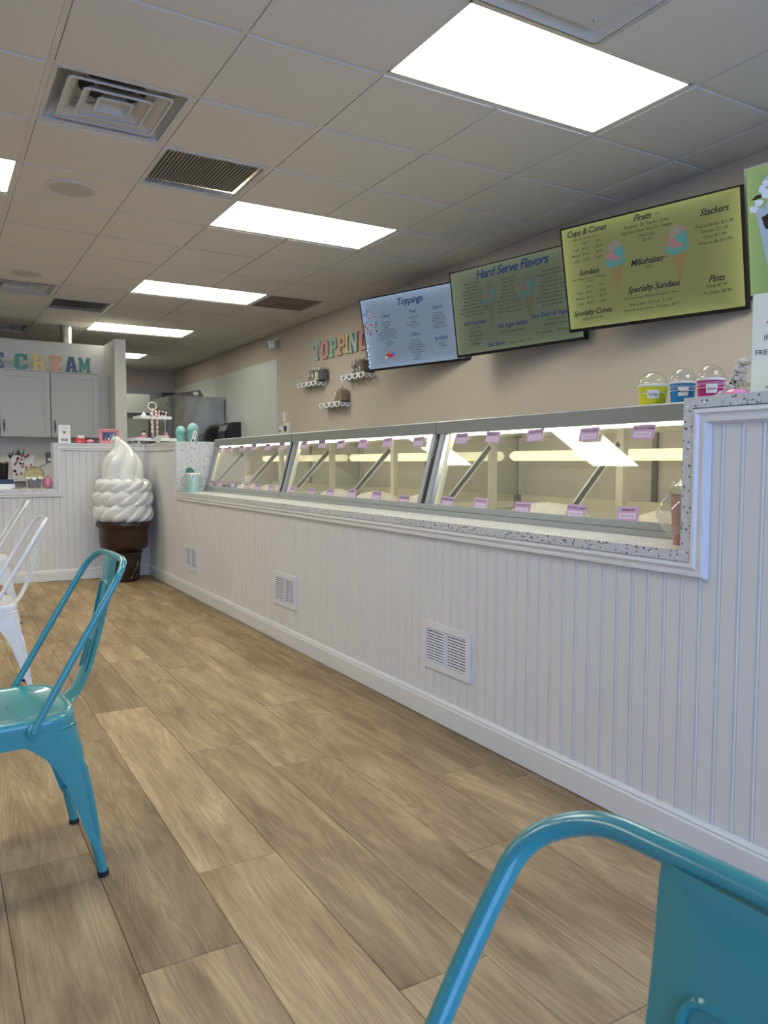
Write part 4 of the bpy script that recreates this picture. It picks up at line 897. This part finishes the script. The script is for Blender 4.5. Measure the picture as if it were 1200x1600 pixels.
# ------------------------------------------------------------------ cafe chairs
def superell(hx, hy, z, n=40, p=.42, cx=0, cy=0):
    out = []
    for i in range(n):
        a = 2*pi*(i+.5)/n; c, s = cos(a), sin(a)
        out.append((cx+hx*(abs(c)**p)*(1 if c > 0 else -1), cy+hy*(abs(s)**p)*(1 if s > 0 else -1), z))
    return out
def arc_path(P, r, n=6):   # rounded polyline
    P = [Vector(p) for p in P]; out = [P[0]]
    for i in range(1, len(P)-1):
        a = (P[i-1]-P[i]); b = (P[i+1]-P[i]); d = min(r, a.length*.49, b.length*.49)
        p0 = P[i]+a.normalized()*d; p1 = P[i]+b.normalized()*d
        for k in range(n+1):
            u = k/n; out.append(p0*(1-u)**2+P[i]*2*u*(1-u)+p1*u*u)
    out.append(P[-1]); return out
def make_chair(m, label, group):
    t = thing('cafe_chair', label, 'chair', group=group)      # backrest at +x
    seat = MB()
    st_ = [(.02,.440),(.10,.441),(.140,.4435),(.158,.448),(.170,.4505),(.178,.4485),(.1825,.443),(.184,.434),(.184,.418),(.186,.4165),(.187,.385),(.183,.385),(.180,.43),(.10,.437),(.02,.436)]
    seat.loft([superell(r, r*1.0, z, 44, .42+.2*(1-r/.19)) for r, z in st_])
    so = part('seat', seat, m, t, True)
    holes = MB()
    for x, y in ((0,0),(.03,.0),(-.03,0),(0,.03),(0,-.03)): holes.lathe([(.003,.4402),(.003,.4412)], c=(x,y,0), n=8)
    part('drain_hole', holes, m_dark, so)
    legs = []
    for sx in (1, -1):
        for sy in (1, -1):
            mb = MB(); rings = []
            ox0, oy0 = .180, .180; ox1 = .240 if sx > 0 else .215; oy1 = .190
            prof_ = [(.412,.172),(.392,.150),(.370,.122),(.345,.096),(.310,.076),(.260,.058),(.200,.046),(.150,.038),(.110,.031),(.085,.021),(.070,.015)]
            for z, w in prof_:
                k = (.412-z)/.412; X = ox0+(ox1-ox0)*k; Y = oy0+(oy1-oy0)*k; th = .003
                rc_ = min(.045 if z > .33 else .018+.0*z, w*.8); rc_ = .052 if z > .37 else (.03 if z > .3 else .016)
                rc_ = min(rc_, w*.7)
                outer = [(X-w, Y)]+[(X-rc_+rc_*cos(a), Y-rc_+rc_*sin(a)) for a in [pi/2-pi/2*i/6 for i in range(7)]]+[(X, Y-w)]
                inner = [(X-th, Y-w)]+[(X-rc_+(rc_-th)*cos(a), Y-rc_+(rc_-th)*sin(a)) for a in [pi/2*i/6 for i in range(7)]]+[(X-w, Y-th)]
                rings.append([(sx*p[0], sy*p[1], z) for p in outer+inner])
            mb.loft(rings)
            # pressed rib down the corner
            lg = part('leg', mb, m, t, True)
            k = lambda z: (.412-z)/.412
            P = lambda z, d: (sx*(ox0+(ox1-ox0)*k(z)-d), sy*(oy0+(oy1-oy0)*k(z)-d), z)
            part('pressed_rib', MB().tube([P(.34,.016), P(.30,.009), P(.2,.006), P(.12,.007), P(.09,.011)], [.004,.010,.010,.009,.006], 8), m, lg, True)
            part('leg_tube', MB().tube([P(.12,.014), P(.07,.012), P(.012,.010)], [.014,.0135,.013], 12), m, lg, True)
            part('rubber_foot', MB().tube([P(.014,.010), P(.0,.010)], [.0148,.0145], 12), m_rub, lg, True)
    R = .0093
    path = arc_path([(.066,-.193,.428),(.155,-.190,.582),(.245,-.187,.735),(.288,-.180,.806),(.313,-.130,.835),(.316,0,.837),(.313,.130,.835),(.288,.180,.806),(.245,.187,.735),(.155,.190,.582),(.066,.193,.428)], .05, 7)
    # add arching to the top bar
    path = [(p[0], p[1], p[2]) for p in path]
    part('back_tube', MB().tube(path, R, 14), m, t, True)
    for s in (-1, 1):
        part('rivet_plate', MB().loft([[(.066+.016*cos(a)*k, s*(.1865+d), .424+.020*sin(a)*k) for a in [2*pi*i/14 for i in range(14)]] for d, k in ((0,1),(.007,1),(.009,.8))]), m, t, True)
        part('rivet', MB().sphere((.066, s*.1975, .424), .0075, 10, (1,.6,1)), m, t, True)
    sp = MB(); rings = []
    for x, z, w in ((.176,.440,.050),(.187,.446,.050),(.205,.466,.050),(.227,.509,.052),(.240,.545,.054),(.256,.600,.057),(.272,.660,.061),(.287,.720,.061),(.299,.780,.064),(.305,.822,.066),(.308,.834,.066)):
        dx, dz = (.95, -.3) if z > .46 else (.3, -.95)
        th = .0025; row = []
        for k in range(11):
            u = -1+2*k/10; ds = .006*(abs(u)**3); row.append((x+ds*.95-.006, u*w, z-ds*.25))
        row += [(p[0]+th, p[1], p[2]-th*.3) for p in reversed(row)]
        rings.append(row)
    sp.loft(rings); spo = part('splat', sp, m, t, True)
    em = MB()
    def se(u, z):
        tb_ = ((.227,.509),(.240,.545),(.256,.600),(.272,.660),(.287,.720),(.299,.780),(.305,.822))
        for (xa_, za), (xb_, zb) in zip(tb_, tb_[1:]):
            if z <= zb: break
        return (xa_+(xb_-xa_)*(z-za)/(zb-za)-.006, u, z)
    em.tube(arc_path([se(-.034,.66), se(-.034,.765), se(.034,.765), se(.034,.66)], .02, 5), .0035, 6)
    em.tube([se(0,.53), se(0,.60)], .004, 6); em.tube([se(-.034,.52), se(-.034,.64)], .0025, 6); em.tube([se(.034,.52), se(.034,.64)], .0025, 6)
    part('pressed_emblem', em, m, spo, True)
    return t
c1 = make_chair(m_teal, 'teal metal cafe chair standing alone at the left edge', 'teal metal cafe chairs')
c1.location = (.127, 2.268, 0); c1.rotation_euler = (0, 0, radians(3))
c2 = dup(c1); c2['label'] = 'teal metal cafe chair in the foreground, only its back showing at bottom right'; c2.location = (.115, .262, 0); c2.rotation_euler = (0, 0, radians(2.5))
w1 = make_chair(m_chw, 'nearer white metal cafe chair behind the teal chair at the left edge', 'white metal cafe chairs')
w1.location = (.148, 4.04, 0); w1.rotation_euler = (0, 0, radians(0))
w2 = dup(w1); w2['label'] = 'farther white metal cafe chair at the left edge, near the back counter'; w2.location = (.265, 5.93, 0); w2.rotation_euler = (0, 0, radians(-2))

# ------------------------------------------------------------------ cups and signs on the right
def sized_cup(x, y, r, h, dome, m, word, label, z0=1.3125):
    t = thing('paper_cup', label, 'cup', (x, y, z0), 0, 'sample size cups on the case')
    part('cup_wall', MB().lathe([(r*.80,0),(r*.82,.002),(r*.97,h),(r*1.0,h+.002),(r*.97,h+.004),(r*.93,h)], n=36), m, t, True)
    part('rim', MB().lathe([(r*.985,h-.002),(r*1.02,h),(r*1.03,h+.004),(r*1.0,h+.007),(r*.96,h+.006)], n=36, caps=False), m_white, t, True)
    st2 = MB()
    for k, (a, b) in enumerate(((.60,.63),(.86,.875),(.80,.815),(.74,.755))):
        if word == 'Large' and k: continue
        ra = r*(.82+.15*a)+.0006; rb = r*(.82+.15*b)+.0006; st2.lathe([(ra,h*a),(rb,h*b)], n=36, caps=False)
    part('white_stripe', st2, m_white, t, True)
    dm = [(r*1.03,h+.004),(r*1.04,h+.010),(r*.97,h+.013)]+[(r*.95*cos(a), h+.013+dome*sin(a)) for a in [pi/2*i/8 for i in range(1, 8)]]+[(.004, h+.013+dome)]
    part('dome_lid', MB().lathe(dm, n=36, caps=False), m_clear, t, True)
    # size label facing the shop
    n = 6; la = radians(222); hw2 = .42
    def P(u, v, d): 
        a = la+u*hw2; rr = r*(.82+.15*v)+d; return (rr*cos(a), rr*sin(a), h*v)
    lab_ = MB(); lab_.loft([[P(-1+2*k/n, v, .0012) for k in range(n+1)] for v in (.32,.78)], closed=False)
    lo = part('size_label', lab_, m_paper, t)
    me = text_mesh('size_word', word, r*.24, 0, .01)
    for v in me.vertices:
        u = v.co.x/(r*.36)/1.0; a = la+u*hw2; rr = r*(.82+.15*.55)+.002; v.co = (rr*cos(a), rr*sin(a), h*.55+v.co.y)
    link('size_word', me, m_ink, t)
    return t
sized_cup(2.27, 1.94, .0530, .066, .040, m_yellow, 'Large', 'yellow paper cup with clear dome lid, labeled Large')
sized_cup(2.27, 1.812, .0450, .066, .040, m_blue, 'Medium', 'blue striped paper cup with clear dome lid, labeled Medium')
sized_cup(2.25, 1.685, .0450, .064, .040, m_mag, 'Small', 'magenta striped paper cup with clear dome lid, labeled Small')
def pumpkin(x, y, z, r, sz, label, group=None):
    t = thing('pumpkin_ornament', label, 'ornament', (x, y, z), 0, group)
    N = 48; rings = []
    for k in range(13):
        a = -pi/2+pi*k/12; ca = max(.06, cos(a)); rings.append([(r*ca*(1+.07*abs(sin(4*b))-.04)*cos(b), r*ca*(1+.07*abs(sin(4*b))-.04)*sin(b), r*sz*(1+sin(a))) for b in [2*pi*i/N for i in range(N)]])
    part('pumpkin_body', MB().loft(rings), m_pinkp, t, True)
    if sz != .42: part('stem', MB().tube([(0,0,2*r*sz-.003),(.002,0,2*r*sz+r*.25)], [r*.10, r*.07], 8), m_black if sz > 1 else m_pinkp, t)
    return t
pumpkin(1.945, 1.372, 1.2835, .031, .42, 'flat pink pumpkin ornament on the high counter end beside the sign')
t = thing('counter_sign', 'cream card sign on the high counter end, cut by the right frame edge', 'sign', (1.95, 1.334, 1.2832), radians(-72))
part('card', MB().box((0,0,0),(.36,.006,.278)), m_sign, t); part('edge_frame', MB().box((-.002,-.001,0),(-.0002,.007,.280)).box((-.002,-.001,.2782),(.36,.007,.281)), m_clear, t)
part('foot', MB().box((-.004,-.02,-.0001),(.36,.05,.0)), m_clear, t)
for s, u, v, z in (('If you', .030, .158, .022), ('see us', .042, .139, .019), ('FREE scoop', .010, .119, .0195)): text('sign_text', s, z, m_ink, t, (u, -.001, v), align='LEFT')
text('sign_text', 'Follow us', .010, m_ink, t, (.040, -.001, .024), bold=.02, align='LEFT')
me = curve_mesh('party_popper_print', [[(.034,.196),(.052,.222),(.060,.206)]], .0008); link('party_popper_print', me, mat('orange_red_ink', (.55,.08,.03,1), .6), t, (0,-.0008,0), (pi/2,0,0))
part('popper_curl', MB().tube([(.062,-.001,.224),(.070,-.001,.231),(.064,-.001,.239),(.072,-.001,.245)], .0014, 5), m_navy, t)
t = thing('fabric_flowers', 'white fabric flower arrangement with dark stems behind the sign', 'flowers', (2.0, 1.435, 1.2832))
rc = random.Random(11)
for k, (dx, dy, dz, r) in enumerate(((0,.012,.018,.020),(.0,-.008,.042,.021),(.0,-.022,.064,.019),(.0,-.035,.086,.020),(.0,-.046,.108,.020),(.0,.034,.014,.014),(.02,-.05,.050,.024))):
    fl_ = MB()
    for j in range(7):
        a = 2*pi*j/7+k; fl_.sphere((dx+r*.55*cos(a), dy+r*.55*sin(a), dz+r*.2*sin(3*a)), r*.52, 8, (1,1,.8))
    fl_.sphere((dx, dy, dz+r*.25), r*.5, 8); part('flower', fl_, m_floral, t, True)
s_ = MB(); s_.tube([(.0,-.01,.0),(-.012,-.03,.07)], .003, 6); s_.tube([(.0,-.035,.0),(-.014,-.012,.05)], .003, 6); part('stem', s_, m_blackm, t)

# ledge cups with film
def film_cup(x, y, z, h, r, m, lidm, label, lid):
    t = thing('sample_spoon_cup', label, 'cup', (x, y, z))
    part('cup_wall', MB().lathe([(r*.78,0),(r*.80,.003),(r,h),(r*.94,h),(r*.76,.01)], n=32), m, t, True)
    N = 40; rings = []; rc = random.Random(int(h*1000))
    for k in range(7):
        v = k/6; bulge = 1.03+.30*sin(pi*v)**1.2*(.5); zz = h*(.22+.80*v)
        rings.append([(r*(bulge+.05*sin(5*a+3*v)+.035*sin(11*a+7*v)+(.55*sin(pi*v)*max(0, cos(a-2.5))**4))*cos(a), r*(bulge+.05*sin(5*a+3*v)+.035*sin(11*a+7*v)+(.55*sin(pi*v)*max(0, cos(a-2.5))**4))*sin(a), zz+.006*sin(4*a)) for a in [2*pi*i/N for i in range(N)]])
    part('plastic_film', MB().loft(rings, caps=False), m_film, t, True)
    if lid == 'flap':
        part('rim_collar', MB().lathe([(r*1.02,h*.90),(r*1.05,h),(r*.9,h+.004)], n=32, caps=False), m_white, t, True)
        fp = MB(); fp.loft([[(-r*.35+r*.66*cos(a)*.9+.012*sin(a), d, h+.012+r*.50*sin(a)-r*.30*cos(a)) for a in [2*pi*i/24 for i in range(24)]] for d in (0,.004)])
        part('swing_lid', fp, lidm, t, True)
    else:
        part('dome_lid', MB().lathe([(r*1.04,h),(r*1.06,h+.012),(r*.98,h+.035),(r*.8,h+.045),(r*.55,h+.047)], n=32, caps=False), lidm, t, True)
        part('cream_disc', MB().lathe([(r*.86,h+.028),(r*.5,h+.040),(r*.1,h+.042)], n=24), m_ice, t, True)
    return t
film_cup(1.905, 6.43, .8573, .155, .062, m_mintl, mat('dark_teal_plastic', (.06,.20,.17,1), .4), 'pale mint cup wrapped in clear film, at the far end of the ledge', 'flap')
film_cup(1.955, 1.525, .8573, .150, .055, m_rose, m_clear, 'rose cup wrapped in clear film, half hidden by the near stone upright', 'dome')

# ------------------------------------------------------------------ items on the back caps
Z = 1.2833
def card_stand(x, y, w, h, label, nm='card_stand'):
    t = thing(nm, label, 'sign', (x, y, Z), radians(-8)); part('card', MB().box((0,0,0),(w,.012,h)), m_paper, t)
    me = curve_mesh('heart_print', [[(w/2-.018,h*.62),(w/2-.009,h*.66),(w/2,h*.63),(w/2+.009,h*.66),(w/2+.018,h*.62),(w/2,h*.50)]], .0008); link('heart_print', me, mat('brown_orange_ink', (.30,.14,.06,1), .6), t, (0,-.0006,0), (pi/2,0,0))
    part('print_line', MB().box((w*.28,-.0008,h*.80),(w*.72,-.0001,h*.815)), m_ink, t); part('print_block', MB().box((w*.2,-.0008,h*.10),(w*.8,-.0001,h*.24)), m_shade, t)
    return t
card_stand(1.030, 7.73, .105, .166, 'white card sign with a small heart at the left end of the back counter top')
t = thing('card_caddy', 'red plastic card holder with a white card on the back counter top', 'holder', (1.178, 7.74, Z))
part('tray', MB().box((0,0,0),(.090,.05,.045)), m_red, t); part('back_tray', MB().box((-.004,.052,0),(.15,.09,.055)), m_blackm, t); part('card', MB().box((.024,.02,.045),(.086,.026,.075)), m_paper, t)
part('print_line', MB().box((.02,-.0006,.014),(.06,-.0001,.019)), m_paper, t)
pumpkin(1.310, 7.75, Z, .036, .48, 'round pink pumpkin ornament between the red holder and the pink frame', 'pink pumpkins on the back counter')
t = thing('photo_frame', 'pink photo frame with a scalloped candy border on the back counter top', 'picture frame', (1.392, 7.73, Z), radians(-4))
fr = MB(); w, h, b = .178, .135, .027
for p, q in (((0,0,0),(w,.014,b)),((0,0,h-b),(w,.014,h)),((0,0,b),(b,.014,h-b)),((w-b,0,b),(w,.014,h-b))): fr.box(p, q)
for i in range(9):
    for z in (.008, h-.008): fr.sphere((.008+(w-.016)*i/8, -.002, z), .010, 8)
for i in range(1, 6):
    for x in (.008, w-.008): fr.sphere((x, -.002, .008+(h-.016)*i/6), .010, 8)
part('frame', fr, mat('candy_pink', (.80,.30,.33,1), .4), t, True)
pm_ = mat('dark_photo', (.06,.07,.12,1), .3); part('photo', MB().box((b,.002,b),(w-b,.008,h-b)), pm_, t)
rc = random.Random(4)
for k in range(14):
    c = [(.5,.1,.1,1),(.45,.5,.7,1),(.7,.66,.62,1),(.12,.2,.5,1)][k % 4]
    me = curve_mesh('photo_patch', [circ(b+.012+(w-2*b-.024)*rc.random(), b+.012+(h-2*b-.024)*rc.random(), rc.uniform(.005,.011), 7, 1.3)], .0006)
    nm = 'photo_patch_%d' % (k % 4); link('photo_patch', me, bpy.data.materials.get(nm) or mat(nm, c, .4), t, (0,.0016-.0001*k,0), (pi/2,0,0))
# tiered tray
tx, ty = 1.905, 7.77
t = thing('tiered_tray', 'white two tier wooden tray stand on the corner of the back counter', 'tray', (tx, ty, Z), radians(6))
def tray(z, w, d):
    q = MB(); q.box((-w/2,-d/2,z),(w/2,d/2,z+.008))
    for a, b_ in (((-w/2,-d/2,z+.008),(w/2,-d/2+.008,z+.028)),((-w/2,d/2-.008,z+.008),(w/2,d/2,z+.028)),((-w/2,-d/2+.008,z+.008),(-w/2+.008,d/2-.008,z+.028)),((w/2-.008,-d/2+.008,z+.008),(w/2,d/2-.008,z+.028))): q.box(a, b_)
    return q
part('lower_tray', tray(.030,.42,.26), m_white, t); part('upper_tray', tray(.245,.31,.22), m_white, t)
part('post', MB().lathe([(.010,.038),(.010,.245)], n=10).lathe([(.008,.253),(.008,.345)], n=10), m_white, t, True)
part('ring_handle', MB().tube([(.042*cos(a), 0, .376+.036*sin(a)) for a in [2*pi*i/20 for i in range(21)]], .005, 8, caps=False), m_white, t, True)
for sx in (-1, 1):
    for sy in (-1, 1): part('foot', MB().lathe([(.009,0),(.014,.03)], c=(sx*.17, sy*.09, 0), n=10), m_white, t)
t2_ = thing('bead_garland', 'pink and white bead garland with a round disc hanging over the tiered tray', 'garland', (tx, ty, Z), radians(6))
pth = [(.0,-.012,.34),(-.022,-.03,.320),(-.038,-.07,.295)]+[(-.050,-.118,.275-.022*i) for i in range(8)]
pth2 = [(.012,-.03,.325),(.008,-.07,.290)]+[(.004,-.118,.272-.022*i) for i in range(9)]
pth3 = [(.03,-.02,.32),(.045,-.05,.30),(.035,-.08,.278)]
bm_ = {}
for k, p in enumerate(pth+pth2+pth3):
    c = k % 2
    if c not in bm_:
        me = MB().sphere((0,0,0), .0105, 10).mesh('bead', True); me.materials.append(m_pinks if c else m_ice); bm_[c] = me
    link('bead', bm_[c], None, t2_, p)
part('disc', MB().loft([[(.004+.036*cos(a), -.135+d, .045+.036*sin(a)) for a in [2*pi*i/24 for i in range(24)]] for d in (0,.006)]), mat('pale_wood_disc', (.50,.52,.46,1), .6), t2_)
part('tassel', MB().lathe([(.006,.055),(.016,.0),(.004,-.002)][::-1], c=(-.05,-.120,.045), n=10), mat('mauve_thread', (.28,.16,.20,1), .8), t2_)
def deco(nm, lb, cat, x, y, z): return thing(nm, lb, cat, (tx+x, ty+y, Z+z))
t = deco('cupcake_ornament', 'tiny pink and white cupcake on the upper tray', 'ornament', -.085, 0, .2535)
part('cake', MB().lathe([(.022,0),(.030,.022),(.028,.024)], n=14), m_pinks, t, True); part('icing', MB().lathe([(.029,.024),(.024,.036),(.014,.044),(.012,.052),(.003,.062)], n=14), m_white, t, True)
t = deco('candy_house_ornament', 'small brown and pink candy house block on the upper tray', 'ornament', .085, 0, .2535)
part('base', MB().box((-.045,-.03,0),(.065,.03,.010)), m_pinks, t); part('house', MB().prism([(-.035,.010),(.035,.010),(.040,.045),(.0,.075),(-.036,.050)], 'y', -.02, .02), mat('dark_gingerbread', (.07,.025,.03,1), .6), t)
for k, (x, z) in enumerate(((-.02,.070),(.012,.068),(.045,.058),(.04,.035),(-.03,.028),(.0,.030),(.022,.024))): part('icing_dot', MB().sphere((x,-.021,z), .009, 8), m_white, t, True)
t = deco('pink_letters_ornament', 'pile of small pink ornaments on the lower left of the tiered tray', 'ornament', -.12, -.02, .0385)
for k, (x, z, r) in enumerate(((-.05,.014,.014),(-.02,.018,.018),(.01,.024,.022),(.035,.040,.024),(.05,.018,.018))): part('pink_piece', MB().sphere((x, 0, z), r, 8, (1,.7,1)), m_pinks, t, True)
t = deco('wood_block_sign', 'small white block sign with a pink knob on the lower right of the tiered tray', 'ornament', .095, -.02, .0385)
part('block', MB().box((-.055,-.015,0),(.055,.015,.048)), m_paper, t); part('pink_line', MB().box((-.03,-.0162,.030),(.045,-.0151,.036)), m_pinks, t); part('grey_line', MB().box((-.03,-.0162,.014),(.045,-.0151,.020)), m_shade, t)
part('pink_knob', MB().lathe([(.016,.048),(.019,.056),(.017,.072),(.006,.080)], c=(.03,0,0), n=14), m_pinks, t, True)
# mint cone cups on the corner cap
def mint_cup(x, y, s, label):
    t = thing('mint_cup_ornament', label, 'ornament', (x, y, Z), 0, 'mint green cup ornaments')
    part('cup', MB().lathe([(.034*s,0),(.042*s,.085*s),(.046*s,.090*s),(.048*s,.098*s),(.046*s,.106*s),(.03*s,.106*s)], n=28), m_mint, t, True)
    part('scoop', MB().lathe([(.043*s,.106*s)]+[(.043*s*cos(a), .108*s+.045*s*sin(a)) for a in [pi/2*i/6 for i in range(1, 6)]]+[(.003,.153*s)], n=28), m_mintl, t, True)
    a = radians(255); part('print_line', MB().tube([(.0405*s*cos(a+d), .0405*s*sin(a+d), (.052+.004*sin(20*d))*s) for d in (-.45,-.3,-.15,0,.15,.3,.45)], .0012, 5), m_paper, t)
mint_cup(1.985, 7.06, 1.0, 'smaller mint green cup with a scoop dome, left of the pair')
mint_cup(2.085, 7.02, 1.18, 'larger mint green cup with a scoop dome, right of the pair')
t = thing('price_tag', 'slanted white card leaning against the larger mint cup', 'card', (2.035, 6.93, Z), 0); t.rotation_euler = (radians(-14), radians(20), 0)
part('card', MB().box((0,-.002,.001),(.035,.0,.125)), m_paper, t); part('print_line', MB().box((.012,-.0028,.06),(.024,-.002,.11)), m_shade, t); part('bar_print', MB().box((.01,-.0028,.012),(.026,-.002,.04)), m_ink, t)
# items behind the low ledge at the left
ZL = .8573
t = thing('cupcake_lamp', 'glittery cupcake shaped lamp with wooden outline on the low ledge', 'ornament', (.822, 7.80, ZL))
ol = [(-.062,0),(.062,0),(.070,.085),(.088,.105),(.090,.150),(.070,.185),(.035,.208),(0,.214),(-.035,.208),(-.070,.185),(-.090,.150),(-.088,.105),(-.070,.085)]
me = curve_mesh('wooden_outline', [ol, [(x*.86, .010+z*.90) for x, z in ol]], .022); link('wooden_outline', me, mat('blond_wood', (.50,.36,.22,1), .5), t, (0,-.012,0), (pi/2,0,0))
part('glitter_icing', MB().prism([(-.072,.095),(.072,.095),(.078,.125),(.072,.155),(.04,.190),(0,.196),(-.04,.190),(-.072,.155),(-.078,.125)], 'y', -.014, -.004), mat('gold_glitter', (.55,.50,.24,1), .35, noise=.5, nscale=60, bump=.8, bscale=70), t)
part('icing_ruffle', MB().sphere((-.05,-.015,.098), .022, 10, (1,.5,.6)).sphere((0,-.015,.092), .024, 10, (1,.5,.6)).sphere((.05,-.015,.098), .022, 10, (1,.5,.6)), m_white, t, True)
part('glitter_wrapper', MB().prism([(-.052,.011),(.052,.011),(.058,.085),(-.058,.085)], 'y', -.014, -.004), mat('grey_glitter', (.16,.16,.19,1), .35, noise=.5, nscale=80, bump=.8, bscale=90), t)
part('back_panel', MB().prism([(x*.86, .010+z*.90) for x, z in ol], 'y', -.003, .002), m_blackm, t)
pumpkin(.940, 7.82, ZL, .040, 1.42, 'tall pink pumpkin ornament at the right end of the low ledge', 'pink pumpkins on the back counter')
tag(part('power_cord', MB().tube([(.64,7.85,ZL+.004),(.68,7.83,ZL+.004),(.72,7.82,ZL+.010),(.775,7.825,ZL+.035)], .003, 6), m_blackm), 'black cord of the cupcake lamp lying on the low ledge', 'cord')
for k, (z0, z1, m, w, lb) in enumerate(((ZL,ZL+.045,m_paper,.30,'white box at the bottom of the stack on the low ledge'),(ZL+.0452,ZL+.085,mat('navy_book', (.012,.03,.07,1), .4),.285,'dark navy book on top of the white box at the left edge'))):
    q = MB().box((.665-w, 7.86, z0),(.665-.01*k, 8.06, z1)); tag(part('book' if k else 'flat_box', q, m), lb, 'book' if k else 'box')
t = thing('drink_tumbler', 'tall black tumbler at the left edge behind the low ledge', 'tumbler', (.585, 8.0, ZL+.0853))
part('body', MB().lathe([(.035,0),(.045,.14),(.046,.15)], n=24), m_black, t, True); part('lid', MB().lathe([(.046,.15),(.047,.158),(.040,.166)], n=24), m_steel, t, True)
tag(part('back_counter_top', MB().box((-1.6, 9.0, .90),(1.83, PY-.001, .94)), m_quartz), 'speckled stone top of the work counter under the wall cabinets', 'countertop')
tag(part('base_cabinet', MB().box((-1.6, 9.05, 0),(1.83, PY-.001, .8995)), m_cab), 'grey base cabinet under the rear work counter', 'cabinet')
t = thing('spotted_planter', 'white plant bag with red spots and a red bow behind the low ledge', 'planter', (.860, 9.20, .9405))
N = 20
part('bag', MB().loft([[(p[0], p[1], z) for p in [(sx*.115*k+.012*sin(3*z*20), sy*.06*k) for sx, sy in ((-1,-1),(-.33,-1.05),(.33,-1.05),(1,-1),(1,1),(.33,1.05),(-.33,1.05),(-1,1))]] for z, k in ((0,.92),(.10,1.0),(.2,1.0),(.235,.93))]), mat('bag_paper', (.60,.58,.60,1), .6), t)
rc = random.Random(8); sp_ = MB()
for k in range(20):
    x = rc.uniform(-.095,.095); z = rc.uniform(.02,.21); sp_.loft([[(x+.010*cos(a), -.066+d, z+.013*sin(a)) for a in [2*pi*i/10 for i in range(10)]] for d in (0,.002)])
o = part('red_spot', sp_, mat('dark_red_spot', (.22,.01,.02,1), .5), t); o['kind'] = 'stuff'
part('bow', MB().tube([(-.02,-.07,.225),(.0,-.08,.245),(.02,-.085,.215),(.04,-.085,.235),(.055,-.08,.245),(.03,-.08,.220)], .009, 8), mat('red_ribbon', (.26,.01,.02,1), .4), t, True)
m_leaf = mat('dark_leaf', (.02,.045,.02,1), .5); rc = random.Random(2)
for k in range(12):
    x = -.09+.012*k if k < 8 else -.12; a = rc.uniform(-.5,.5); L_ = rc.uniform(.06,.12)
    part('leaf', MB().loft([[(x+a*L_*u-w_, -.02, .20+L_*u), (x+a*L_*u, -.016, .20+L_*u), (x+a*L_*u+w_, -.02, .20+L_*u), (x+a*L_*u, -.024, .20+L_*u)] for u, w_ in ((0,.005),(.5,.007),(1,.0008))]), m_leaf, t)
t = thing('outlet_plate', 'grey outlet plate on the wall under the cabinets, with a cord', 'outlet', (1.165, PY, 1.10))
part('plate', MB().box((0,-.006,0),(.075,-.0005,.12)), m_steeld, t); part('socket', MB().box((.02,-.009,.02),(.055,-.006,.05)), m_paper, t); part('cord', MB().tube([(.02,-.01,.0),(-.06,-.012,-.05),(-.20,-.02,-.12),(-.3,-.03,-.16)], .003, 6), m_blackm, t)
